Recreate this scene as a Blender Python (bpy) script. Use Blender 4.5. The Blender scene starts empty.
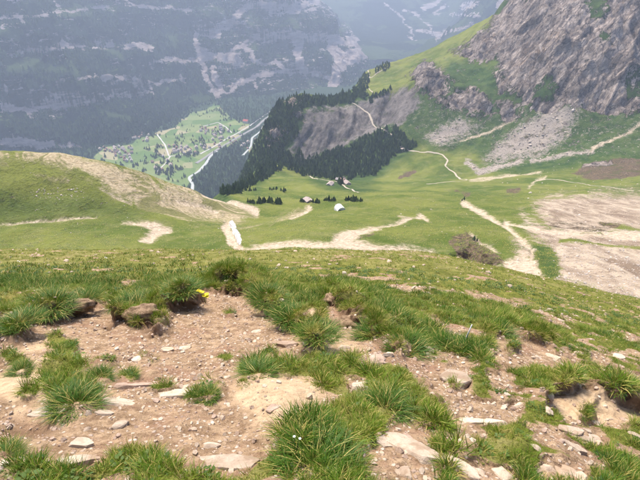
import bpy, bmesh, math, random
import numpy as np
from mathutils import Vector, Matrix

# ------------------------------------------------------------------ camera, sky, sun, exposure
scene = bpy.context.scene
COL = scene.collection
PITCH = math.radians(30.0)
CAMZ = 1.6
FPX = 480.0                                   # focal length in photo pixels (640 x 480)
cam_d = bpy.data.cameras.new('camera')
cam_d.sensor_fit = 'HORIZONTAL'; cam_d.sensor_width = 36.0; cam_d.lens = 36.0 * FPX / 640.0
cam_d.clip_start = 0.05; cam_d.clip_end = 40000
cam = bpy.data.objects.new('camera', cam_d); COL.objects.link(cam)
cam.location = (0, 0, CAMZ); cam.rotation_euler = (math.pi / 2 - PITCH, 0, 0)
scene.camera = cam

SUN_EL, SUN_AZ = math.radians(58), math.radians(-28)      # azimuth clockwise from +Y
world = bpy.data.worlds.new('World'); scene.world = world; world.use_nodes = True
wn = world.node_tree; wn.nodes.clear()
sky = wn.nodes.new('ShaderNodeTexSky'); sky.sky_type = 'NISHITA'; sky.sun_disc = False
sky.sun_elevation = SUN_EL; sky.sun_rotation = SUN_AZ
sky.air_density = 0.7; sky.dust_density = 8.0; sky.ozone_density = 0.3; sky.altitude = 1500
bg = wn.nodes.new('ShaderNodeBackground'); bg.inputs['Strength'].default_value = 0.065
wo = wn.nodes.new('ShaderNodeOutputWorld')
wn.links.new(sky.outputs[0], bg.inputs['Color']); wn.links.new(bg.outputs[0], wo.inputs['Surface'])

sun_d = bpy.data.lights.new('sun', 'SUN'); sun_d.energy = 1.5; sun_d.angle = math.radians(10); sun_d.color = (1.0, 0.91, 0.78)
sun = bpy.data.objects.new('sun', sun_d); COL.objects.link(sun)
sdir = Vector((math.sin(SUN_AZ) * math.cos(SUN_EL), math.cos(SUN_AZ) * math.cos(SUN_EL), math.sin(SUN_EL)))
sun.rotation_euler = sdir.to_track_quat('Z', 'Y').to_euler(); sun.location = (0, 0, 60)

scene.view_settings.view_transform = 'Standard'; scene.view_settings.look = 'None'
scene.view_settings.gamma = 1.0; scene.view_settings.use_curve_mapping = False
scene.view_settings.exposure = 2.35
scene.render.engine = 'CYCLES'
scene.cycles.use_denoising = True
scene.cycles.max_bounces = 4; scene.cycles.diffuse_bounces = 2; scene.cycles.glossy_bounces = 1
scene.cycles.transmission_bounces = 2; scene.cycles.volume_bounces = 0; scene.cycles.transparent_max_bounces = 4
scene.cycles.use_adaptive_sampling = True; scene.cycles.adaptive_threshold = 0.03

# ------------------------------------------------------------------ numeric helpers
rng = np.random.default_rng(7)
random.seed(7)
CP, SP = math.cos(PITCH), math.sin(PITCH)

def ray(u, v):
    """photo pixel -> (X/Y, Z/Y) of its direction"""
    dx = (np.asarray(u, float) - 320) / FPX; dy = (240 - np.asarray(v, float)) / FPX
    yd = CP + dy * SP
    return dx / yd, (-SP + dy * CP) / yd

def proj(X, Y, Z):
    """world -> photo pixel"""
    zz = Z - CAMZ
    d = Y * CP - zz * SP; d = np.maximum(d, 1e-3)
    return 320 + FPX * X / d, 240 - FPX * (Y * SP + zz * CP) / d

def pt(u, v, Y):
    a, t = ray(u, v)
    return (float(a * Y), float(Y), float(t * Y + CAMZ))

def _hash(ix, iy, s):
    h = (ix.astype(np.int64) * 374761393 + iy.astype(np.int64) * 668265263 + s * 974634777) & 0xffffffff
    h = ((h ^ (h >> 13)) * 1274126177) & 0xffffffff
    return ((h ^ (h >> 16)) & 0xffff) / 65535.0

def vnoise(x, y, s=0):
    x = np.asarray(x, float); y = np.asarray(y, float)
    ix = np.floor(x); iy = np.floor(y); fx = x - ix; fy = y - iy
    fx = fx * fx * fx * (fx * (fx * 6 - 15) + 10); fy = fy * fy * fy * (fy * (fy * 6 - 15) + 10)
    a = _hash(ix, iy, s); b = _hash(ix + 1, iy, s); c = _hash(ix, iy + 1, s); d = _hash(ix + 1, iy + 1, s)
    return (a + (b - a) * fx) * (1 - fy) + (c + (d - c) * fx) * fy

def fbm(x, y, o=4, s=0, g=0.5):
    """about -1..1"""
    r = 0; amp = 1; tot = 0
    for i in range(o):
        c, sn = math.cos(0.6 * i + 0.3), math.sin(0.6 * i + 0.3)
        f = 2.03 ** i
        r = r + amp * (vnoise((x * c - y * sn) * f + 17.3 * i, (x * sn + y * c) * f - 9.1 * i, s + i) * 2 - 1)
        tot += amp; amp *= g
    return r / tot * 1.5

def ridged(x, y, o=4, s=0):
    r = 0; amp = 1; tot = 0
    for i in range(o):
        f = 2.1 ** i
        n = 1 - np.abs(vnoise(x * f + 5.7 * i, y * f + 3.3 * i, s + i) * 2 - 1)
        r = r + amp * n * n; tot += amp; amp *= 0.5
    return r / tot

def facets(x, y, s=0):
    """cellular blocks, each with its own height and tilt: about -1..1"""
    ix = np.floor(x); iy = np.floor(y); best = np.full(np.shape(x), 1e9); val = np.zeros(np.shape(x))
    for i in (-1, 0, 1):
        for j in (-1, 0, 1):
            cx, cy = ix + i, iy + j; qx = cx + _hash(cx, cy, s); qy = cy + _hash(cx, cy, s + 1); dx, dy = x - qx, y - qy; d = dx * dx + dy * dy
            v = (_hash(cx, cy, s + 2) * 2 - 1) + (_hash(cx, cy, s + 3) - 0.5) * 2.2 * dx + (_hash(cx, cy, s + 4) - 0.5) * 2.2 * dy
            val = np.where(d < best, v, val); best = np.minimum(best, d)
    return val

def sstep(a, b, x):
    t = np.clip((x - a) / (b - a), 0, 1); return t * t * (3 - 2 * t)

def segdist(P, Q, x, y):
    d = np.full(np.shape(x), 1e9)
    for (x0, y0), (x1, y1) in zip(P, Q):
        ex, ey = x1 - x0, y1 - y0; L = ex * ex + ey * ey + 1e-9
        t = np.clip(((x - x0) * ex + (y - y0) * ey) / L, 0, 1)
        d = np.minimum(d, (x - x0 - t * ex) ** 2 + (y - y0 - t * ey) ** 2)
    return np.sqrt(d)

def poly_sd(poly, x, y):
    """signed distance, positive inside"""
    P = list(poly); Q = P[1:] + P[:1]
    ins = np.zeros(np.shape(x), bool)
    for (x0, y0), (x1, y1) in zip(P, Q):
        if y0 == y1: continue
        c = ((y0 > y) != (y1 > y)) & (x < (x1 - x0) * (y - y0) / (y1 - y0) + x0)
        ins ^= c
    d = segdist(P, Q, x, y)
    return np.where(ins, d, -d)

def strokes_sd(strokes, x, y):
    """list of (points, half width): signed distance, positive inside"""
    r = np.full(np.shape(x), -1e9)
    for pts, w in strokes:
        if len(pts) == 1: d = np.hypot(x - pts[0][0], y - pts[0][1])
        else: d = segdist(pts[:-1], pts[1:], x, y)
        r = np.maximum(r, w - d)
    return r

def tps_fit(P, lam=0.0):
    P = np.asarray(P, float); S = 300.0
    xy = P[:, :2] / S; n = len(P)
    r2 = ((xy[:, None] - xy[None]) ** 2).sum(-1)
    K = 0.5 * r2 * np.log(r2 + 1e-12) + lam * np.eye(n)
    A = np.zeros((n + 3, n + 3)); A[:n, :n] = K; A[:n, n] = 1; A[:n, n + 1:] = xy; A[n, :n] = 1; A[n + 1:, :n] = xy.T
    b = np.zeros(n + 3); b[:n] = P[:, 2]
    w = np.linalg.solve(A, b)
    def f(x, y):
        x = np.asarray(x, float) / S; y = np.asarray(y, float) / S
        r = w[n] + w[n + 1] * x + w[n + 2] * y
        for i in range(n):
            r2 = (x - xy[i, 0]) ** 2 + (y - xy[i, 1]) ** 2
            r = r + w[i] * 0.5 * r2 * np.log(r2 + 1e-12)
        return r
    return f

# ------------------------------------------------------------------ object helpers
def tag(o, label=None, cat=None, group=None, kind=None):
    if label: o['label'] = label
    if cat: o['category'] = cat
    if group: o['group'] = group
    if kind: o['kind'] = kind
    return o

def mesh_obj(name, me, mats=(), parent=None, loc=None):
    o = bpy.data.objects.new(name, me); COL.objects.link(o)
    for m in mats:
        if m.name not in [x.name for x in me.materials if x]: me.materials.append(m)
    if parent: o.parent = parent
    if loc is not None: o.location = loc
    return o

def empty(name, loc, rz=0.0):
    o = bpy.data.objects.new(name, None); COL.objects.link(o)
    o.location = loc; o.rotation_euler = (0, 0, rz); o.empty_display_size = 0.2
    return o

def grid_mesh(name, X, Y, Z, smooth=True, face_keep=None):
    R, C = X.shape
    idx = np.arange(R * C).reshape(R, C)
    q = np.stack([idx[:-1, :-1], idx[:-1, 1:], idx[1:, 1:], idx[1:, :-1]], -1).reshape(-1, 4)
    if face_keep is not None: q = q[face_keep.reshape(-1)]
    used = np.unique(q); remap = np.full(R * C, -1, np.int64); remap[used] = np.arange(len(used)); q = remap[q]
    co = np.stack([X.reshape(-1), Y.reshape(-1), Z.reshape(-1)], -1)[used].astype(np.float32)
    me = bpy.data.meshes.new(name)
    me.vertices.add(len(co)); me.vertices.foreach_set('co', co.reshape(-1))
    me.loops.add(q.size); me.loops.foreach_set('vertex_index', q.reshape(-1).astype(np.int32))
    me.polygons.add(len(q)); me.polygons.foreach_set('loop_start', np.arange(0, q.size, 4, dtype=np.int32))
    me.polygons.foreach_set('loop_total', np.full(len(q), 4, np.int32))
    me.polygons.foreach_set('use_smooth', np.full(len(q), smooth))
    me.update(); me.validate()
    return me, used

def color_attr(me, name, chans):
    a = me.attributes.new(name, 'FLOAT_COLOR', 'POINT')
    n = len(me.vertices); d = np.ones((n, 4), np.float32)
    for i, c in enumerate(chans): d[:, i] = c
    a.data.foreach_set('color', d.reshape(-1))

def soup(name, verts, faces, smooth=False):
    me = bpy.data.meshes.new(name); me.from_pydata([tuple(v) for v in verts], [], [tuple(f) for f in faces]); me.update()
    if smooth: me.polygons.foreach_set('use_smooth', np.ones(len(me.polygons), bool))
    return me

# ------------------------------------------------------------------ material helpers
class NT:
    def __init__(self, name):
        self.m = bpy.data.materials.new(name); self.m.use_nodes = True
        self.t = self.m.node_tree; self.t.nodes.clear()
        self.out = self.t.nodes.new('ShaderNodeOutputMaterial')
    def n(self, k, **kw):
        x = self.t.nodes.new(k)
        for a, b in kw.items(): setattr(x, a, b)
        return x
    def put(self, sock, v):
        if v is None: return
        if hasattr(v, 'is_output') or hasattr(v, 'links'): self.t.links.new(v, sock)
        else:
            if isinstance(v, (tuple, list)) and len(v) == 3 and len(sock.default_value) == 4: v = (*v, 1)
            sock.default_value = v
    def math(self, op, a, b=None, c=None, clamp=False):
        x = self.n('ShaderNodeMath', operation=op); x.use_clamp = clamp
        for i, v in enumerate((a, b, c)):
            if v is not None: self.put(x.inputs[i], v)
        return x.outputs[0]
    def mix(self, f, a, b):
        x = self.n('ShaderNodeMix', data_type='RGBA'); self.put(x.inputs[0], f); self.put(x.inputs[6], a); self.put(x.inputs[7], b)
        return x.outputs[2]
    def mul(self, a, b):
        x = self.n('ShaderNodeMix', data_type='RGBA', blend_type='MULTIPLY'); x.inputs[0].default_value = 1
        self.put(x.inputs[6], a); self.put(x.inputs[7], b); return x.outputs[2]
    def coords(self, scale=None):
        g = self.n('ShaderNodeNewGeometry').outputs['Position']
        if scale is None: return g
        mp = self.n('ShaderNodeMapping'); self.put(mp.inputs[0], g); mp.inputs['Scale'].default_value = scale
        return mp.outputs[0]
    def grey(self, v):
        cc = self.n('ShaderNodeCombineColor')
        for i in range(3): self.put(cc.inputs[i], v)
        return cc.outputs[0]
    def mixv(self, vec, n, amt):
        """vector shifted by a noise value"""
        a = self.n('ShaderNodeVectorMath', operation='ADD'); self.put(a.inputs[0], vec); c = self.n('ShaderNodeCombineXYZ'); w = self.math('MULTIPLY', n, amt)
        for i in range(3): self.put(c.inputs[i], w)
        self.put(a.inputs[1], c.outputs[0]); return a.outputs[0]
    def noise(self, scale, detail=4, rough=0.55, vec=None, dist=0.0):
        x = self.n('ShaderNodeTexNoise'); x.inputs['Scale'].default_value = scale; x.inputs['Detail'].default_value = detail
        x.inputs['Roughness'].default_value = rough; x.inputs['Distortion'].default_value = dist
        self.put(x.inputs['Vector'], vec if vec is not None else self.coords()); return x.outputs['Fac']
    def voro(self, scale, vec=None, feature='F1', out='Distance'):
        x = self.n('ShaderNodeTexVoronoi', feature=feature); x.inputs['Scale'].default_value = scale
        self.put(x.inputs['Vector'], vec if vec is not None else self.coords()); return x.outputs[out]
    def ss(self, x, lo, hi):
        r = self.n('ShaderNodeMapRange', interpolation_type='SMOOTHSTEP'); self.put(r.inputs[0], x)
        r.inputs[1].default_value = lo; r.inputs[2].default_value = hi; return r.outputs[0]
    def lin(self, x, lo, hi, a, b):
        r = self.n('ShaderNodeMapRange'); self.put(r.inputs[0], x)
        for i, v in enumerate((lo, hi, a, b)): r.inputs[1 + i].default_value = v
        return r.outputs[0]
    def ragged(self, mask, noise, amp=0.6, w=0.14):
        """mask with an edge broken up by noise"""
        n = self.lin(noise, 0.28, 0.72, -0.5, 0.5)
        s = self.math('ADD', mask, self.math('MULTIPLY', n, amp))
        return self.ss(s, 0.5 - w, 0.5 + w)
    def rgb(self, attr):
        a = self.n('ShaderNodeAttribute'); a.attribute_name = attr
        s = self.n('ShaderNodeSeparateColor'); self.t.links.new(a.outputs['Color'], s.inputs[0]); return s.outputs
    def bump(self, h, strength, dist, prev=None):
        b = self.n('ShaderNodeBump'); b.inputs['Strength'].default_value = strength; b.inputs['Distance'].default_value = dist
        self.put(b.inputs['Height'], h)
        if prev is not None: self.put(b.inputs['Normal'], prev)
        return b.outputs[0]
    def done(self, color, rough=0.9, normal=None, spec=0.15, trans=None):
        p = self.n('ShaderNodeBsdfPrincipled'); self.put(p.inputs['Base Color'], color); self.put(p.inputs['Roughness'], rough)
        p.inputs['Specular IOR Level'].default_value = spec
        if normal is not None: self.put(p.inputs['Normal'], normal)
        sh = p.outputs[0]
        if trans is not None:
            tr = self.n('ShaderNodeBsdfTranslucent'); self.put(tr.inputs[0], color)
            mx = self.n('ShaderNodeMixShader'); mx.inputs[0].default_value = trans
            self.t.links.new(sh, mx.inputs[1]); self.t.links.new(tr.outputs[0], mx.inputs[2]); sh = mx.outputs[0]
        self.t.links.new(sh, self.out.inputs['Surface']); return self.m

def plain(name, col, rough=0.85, var=0.25, scale=3.0, bump=0.0):
    k = NT(name); n = k.noise(scale, 4)
    c = k.mix(n, tuple(x * (1 - var) for x in col), tuple(min(1, x * (1 + var)) for x in col))
    return k.done(c, rough, k.bump(n, bump, 0.02) if bump else None)

def terrain_material(name, near):
    """alp, ridge, hill, rocky mountain: masks a = dirt, dry grass, rock; b = brown soil, lush green, pale scree; c = grey erosion"""
    k = NT(name)
    dirt, dry, rock = k.rgb('ma')[:3]; brown, lush, scree = k.rgb('mb')[:3]; grey = k.rgb('mc')[0]
    pos = k.n('ShaderNodeSeparateXYZ'); k.put(pos.inputs[0], k.coords()); px, py, pz = pos.outputs
    farm = k.ss(py, 680, 880)
    big = k.noise(0.010, 6, 0.6); mid = k.noise(0.05, 7, 0.68); fine = k.noise(0.4, 7, 0.72); tiny = k.noise(2.2, 5, 0.72)
    frag = k.math('ADD', k.math('MULTIPLY', k.noise(0.11, 9, 0.72, None, 0.6), 0.65), k.math('MULTIPLY', fine, 0.35))
    g = k.mix(k.ss(big, 0.40, 0.60), (0.078, 0.116, 0.018), (0.165, 0.184, 0.040))
    g = k.mix(k.math('MULTIPLY', k.ss(mid, 0.48, 0.70), 0.8), g, (0.205, 0.205, 0.075))
    g = k.mix(k.math('MULTIPLY', k.ss(fine, 0.52, 0.72), 0.75), g, (0.044, 0.076, 0.014))
    g = k.mix(k.math('MULTIPLY', k.ss(tiny, 0.55, 0.70), 0.6), g, (0.24, 0.22, 0.10))
    lg = k.mix(k.ss(mid, 0.38, 0.62), (0.026, 0.060, 0.014), (0.060, 0.100, 0.026)); lg = k.mix(k.ss(fine, 0.55, 0.72), lg, (0.11, 0.115, 0.055))
    g = k.mix(k.math('MULTIPLY', lush, 0.9), g, lg)
    cr = k.n('ShaderNodeCombineXYZ'); k.put(cr.inputs[0], k.math('MULTIPLY', px, 0.07)); k.put(cr.inputs[1], k.math('MULTIPLY', py, 0.25)); k.put(cr.inputs[2], k.math('ADD', k.math('MULTIPLY', pz, 3.4), k.math('MULTIPLY', px, 1.36)))
    streak = k.noise(0.07, 8, 0.68, cr.outputs[0], 0.5)
    dcol = k.mix(k.ss(fine, 0.35, 0.65), (0.30, 0.24, 0.145), (0.50, 0.415, 0.285)); dcol = k.mix(k.math('MULTIPLY', k.ss(streak, 0.49, 0.56), 0.9), dcol, (0.165, 0.165, 0.058))
    g = k.mix(k.ragged(dry, k.math('ADD', k.math('MULTIPLY', streak, 0.75), k.math('MULTIPLY', fine, 0.25)), 1.4, 0.2), g, dcol)
    # grooves that run down to the left
    sx = k.math('SUBTRACT', k.math('MULTIPLY', px, 0.86), k.math('MULTIPLY', pz, 0.5)); tz = k.math('ADD', k.math('MULTIPLY', px, 0.5), k.math('MULTIPLY', pz, 0.86))
    cv = k.n('ShaderNodeCombineXYZ'); k.put(cv.inputs[0], sx); k.put(cv.inputs[1], k.math('MULTIPLY', py, 0.55)); k.put(cv.inputs[2], k.math('MULTIPLY', tz, 0.38))
    st = k.noise(0.06, 10, 0.78, cv.outputs[0], 0.2); crag = k.noise(0.10, 10, 0.8, None, 0.2); joint = k.noise(0.02, 8, 0.7, cv.outputs[0], 1.5)
    bcol = k.mix(k.ss(fine, 0.35, 0.65), (0.055, 0.042, 0.028), (0.19, 0.14, 0.09)); bcol = k.mix(k.ss(mid, 0.5, 0.65), bcol, (0.09, 0.09, 0.035))
    g = k.mix(k.ragged(brown, frag, 1.2), g, bcol)
    gcol = k.mix(k.ss(st, 0.34, 0.66), (0.075, 0.068, 0.066), (0.27, 0.24, 0.22)); gcol = k.mix(k.ss(mid, 0.56, 0.7), gcol, (0.075, 0.095, 0.04))
    g = k.mix(k.ragged(grey, k.math('ADD', k.math('MULTIPLY', st, 0.6), k.math('MULTIPLY', frag, 0.4)), 1.5, 0.15), g, gcol)
    flow = k.noise(0.06, 8, 0.7, k.coords((1.3, 0.4, 0.4)), 1.0)
    s_near = k.mix(k.ss(flow, 0.36, 0.62), (0.22, 0.165, 0.120), (0.46, 0.38, 0.29)); s_near = k.mix(k.ss(fine, 0.52, 0.7), s_near, (0.17, 0.12, 0.08)); s_near = k.mix(k.ss(tiny, 0.58, 0.72), s_near, (0.52, 0.43, 0.34))
    s_far = k.mix(k.ss(tiny, 0.38, 0.62), (0.20, 0.17, 0.145), (0.46, 0.40, 0.345)); s_far = k.mix(k.ss(mid, 0.52, 0.66), s_far, (0.11, 0.10, 0.06))
    g = k.mix(k.ragged(scree, frag, 1.5, 0.26), g, k.mix(farm, s_near, s_far))
    dc = k.mix(k.ss(fine, 0.35, 0.65), (0.36, 0.285, 0.205), (0.60, 0.50, 0.385)); dc = k.mix(k.ss(tiny, 0.58, 0.72), dc, (0.26, 0.20, 0.13))
    g = k.mix(k.ragged(dirt, frag, 1.0, 0.34), g, dc)
    rc = k.mix(k.ss(st, 0.34, 0.64), (0.30, 0.236, 0.200), (0.70, 0.59, 0.515))
    rc = k.mix(k.ss(joint, 0.54, 0.66), rc, k.mix(st, (0.30, 0.20, 0.135), (0.52, 0.40, 0.30)))
    rc = k.mix(k.math('MULTIPLY', k.ss(crag, 0.55, 0.66), 0.85), rc, (0.105, 0.090, 0.084)); rc = k.mix(k.ss(crag, 0.44, 0.34), rc, (0.68, 0.60, 0.54))
    rc = k.mix(k.math('MULTIPLY', k.ss(mid, 0.60, 0.70), 0.6), rc, (0.085, 0.09, 0.05))
    vv_ = []
    for sc_ in (0.035, 0.11, 0.30):
        x_ = k.n('ShaderNodeTexVoronoi', feature='F1'); x_.inputs['Scale'].default_value = sc_; k.put(x_.inputs['Vector'], k.mixv(cv.outputs[0], crag, 6.0 * 0.05 / sc_)); se = k.n('ShaderNodeSeparateColor'); k.t.links.new(x_.outputs['Color'], se.inputs[0]); vv_.append((se.outputs[0], x_.outputs['Distance']))
    blk = k.math('ADD', k.math('ADD', k.math('MULTIPLY', vv_[0][0], 0.35), k.math('MULTIPLY', vv_[1][0], 0.4)), k.math('MULTIPLY', vv_[2][0], 0.25))
    rc = k.mul(rc, k.grey(k.lin(blk, 0.2, 0.8, 0.62, 1.35)))
    for sc_, th_ in ((0.045, 0.035), (0.14, 0.045)):
        e_ = k.voro(sc_, k.mixv(cv.outputs[0], crag, 14.0 * 0.05 / sc_), 'DISTANCE_TO_EDGE'); rc = k.mix(k.math('MULTIPLY', k.ss(e_, th_, 0.0), 0.75), rc, (0.07, 0.06, 0.058))
    rn = k.math('ADD', k.math('MULTIPLY', frag, 0.5), k.math('MULTIPLY', st, 0.5))
    rm = k.ragged(rock, rn, 1.7, 0.08)
    g = k.mix(rm, g, rc)
    h = k.math('ADD', k.math('ADD', k.math('MULTIPLY', crag, 1.0), k.math('MULTIPLY', st, 0.8)), k.math('MULTIPLY', blk, 0.7))
    nb = k.bump(k.math('MULTIPLY', h, rm), 1.0, 20.0)
    nb = k.bump(k.math('MULTIPLY', st, grey), 1.0, 8.0, nb)
    nb = k.bump(fine, 0.8, 1.2, nb); nb = k.bump(mid, 0.8, 4.0, nb)
    return k.done(g, 0.95, nb, 0.05)
MAT_ALP = terrain_material('pasture_ground', True)

def mountain_material():
    k = NT('forest_mountain_ground')
    rock, green, forest = k.rgb('ma')[:3]
    n1 = k.noise(0.006, 8, 0.7, None, 0.5); n2 = k.noise(0.035, 9, 0.78); n3 = k.noise(0.12, 5, 0.7)
    g = k.mix(n3, (0.012, 0.024, 0.011), (0.046, 0.068, 0.028))
    gm = k.ragged(green, n1, 1.3, 0.2)
    g = k.mix(gm, g, k.mix(n2, (0.07, 0.12, 0.04), (0.13, 0.17, 0.075)))
    strata = k.noise(0.016, 8, 0.72, k.coords((0.45, 0.45, 2.6)), 0.7)
    rc = k.mix(k.ss(strata, 0.3, 0.7), (0.42, 0.34, 0.32), (0.80, 0.68, 0.63))
    rm = k.ragged(rock, k.math('ADD', k.math('MULTIPLY', n2, 0.45), k.math('MULTIPLY', strata, 0.55)), 1.75, 0.09)
    g = k.mix(rm, g, rc)
    nb = k.bump(n2, 1.0, 55.0); nb = k.bump(n3, 1.0, 14.0, nb)
    return k.done(g, 1.0, nb, 0.0)
MAT_MTN = mountain_material()

# ------------------------------------------------------------------ the alp, left ridge, wooded hill and rocky mountain (one height field)
CTRL = []
for X in (-260, -80, 100, 300): CTRL.append((X, 115, CAMZ - 56 - 0.36 * 115))
for (u, v) in [(250, 246), (340, 246), (440, 247), (235, 232), (330, 232), (400, 236), (470, 240), (540, 250), (600, 262), (660, 275), (720, 285),
               (300, 218), (360, 220), (430, 222), (500, 228), (570, 232), (640, 235), (720, 238), (290, 203), (340, 206), (400, 205), (470, 206), (540, 208), (610, 206), (690, 205),
               (250, 200), (320, 195), (400, 194), (470, 194), (560, 194), (640, 192), (720, 192)]:
    a, t = ray(u, v); Yv = float(56 / (-t - 0.36)); CTRL.append(pt(u, v, Yv))
for p in [(-90, 215, 300), (-90, 185, 322), (-90, 150, 362), (0, 235, 272), (80, 236, 270), (160, 238, 264), (0, 218, 296), (0, 190, 318), (0, 168, 340), (0, 151, 362),
          (100, 164, 375), (100, 190, 335), (100, 215, 306), (150, 177, 386), (150, 200, 346), (150, 220, 310), (200, 196, 402), (200, 212, 360), (240, 208, 428),
          (245, 194, 570), (228, 190, 650), (240, 183, 800), (262, 171, 940), (290, 166, 1010), (300, 176, 930), (345, 184, 770), (385, 187, 730), (330, 178, 880), (430, 188, 700),
          (330, 176, 985), (380, 178, 960), (450, 181, 860), (440, 165, 990), (400, 147, 1110), (465, 179, 880), (480, 165, 960), (520, 150, 1030), (560, 165, 900), (640, 165, 840), (720, 165, 820),
          (600, 150, 930), (540, 180, 780), (640, 140, 930),
          (640, 110, 1000), (720, 110, 990), (600, 112, 1030), (540, 115, 1090), (480, 112, 1170), (440, 100, 1220), (425, 76, 1320), (400, 115, 1200), (420, 140, 1120),
          (720, 0, 1200), (640, 0, 1220), (560, 0, 1330), (520, 0, 1450), (500, 12, 1560), (470, 28, 1640), (440, 42, 1700), (400, 60, 1720), (366, 72, 1650),
          (600, 50, 1130), (680, 50, 1100), (540, 50, 1220), (500, 60, 1330), (400, 80, 1500), (450, 55, 1500), (360, 88, 1480),
          (300, 94, 1310), (330, 96, 1340), (350, 90, 1400), (282, 98, 1290), (300, 130, 1180), (350, 130, 1190), (390, 120, 1230), (280, 150, 1120), (300, 168, 1060), (350, 163, 1060), (390, 150, 1110), (266, 150, 1110)]:
    CTRL.append(pt(*p))
CTRL += [(900, 1500, 140), (1300, 1300, 160), (700, 1650, 60), (1600, 1000, 0), (-150, 1400, -420), (-300, 1000, -480), (-400, 700, -420), (-420, 480, -230), (300, 2000, -420), (0, 1900, -480), (900, 2000, 20)]
f_tps = tps_fit(CTRL, 0.0005)
EDGE = [(-700, 330)] + [pt(*p)[:2] for p in [(-90, 150, 364), (0, 151, 364), (45, 152, 370), (100, 164, 377), (150, 177, 388), (200, 196, 404), (240, 208, 432), (232, 197, 560), (224, 190, 650),
        (238, 183, 800), (257, 172, 940), (261, 160, 1050), (264, 145, 1130), (271, 115, 1230), (282, 98, 1295), (300, 94, 1315), (330, 96, 1345), (350, 89, 1410), (358, 77, 1560), (367, 72, 1655),
        (400, 60, 1725), (440, 42, 1705), (470, 28, 1645), (500, 12, 1565), (520, 0, 1480)]] + [(560, 1620), (1000, 1750), (2500, 1700), (2500, 50), (-700, 50)]

ALP_A = np.linspace(-0.98, 0.98, 640)
ALP_Y = np.concatenate([np.exp(np.linspace(math.log(112), math.log(880), 330)), np.arange(884, 1800, 3.2), np.arange(1804, 2300, 14)])
AX = ALP_A[None] * ALP_Y[:, None]; AY = np.repeat(ALP_Y[:, None], len(ALP_A), 1)
az0 = f_tps(AX, AY)
U, V = proj(AX, AY, az0)

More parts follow.
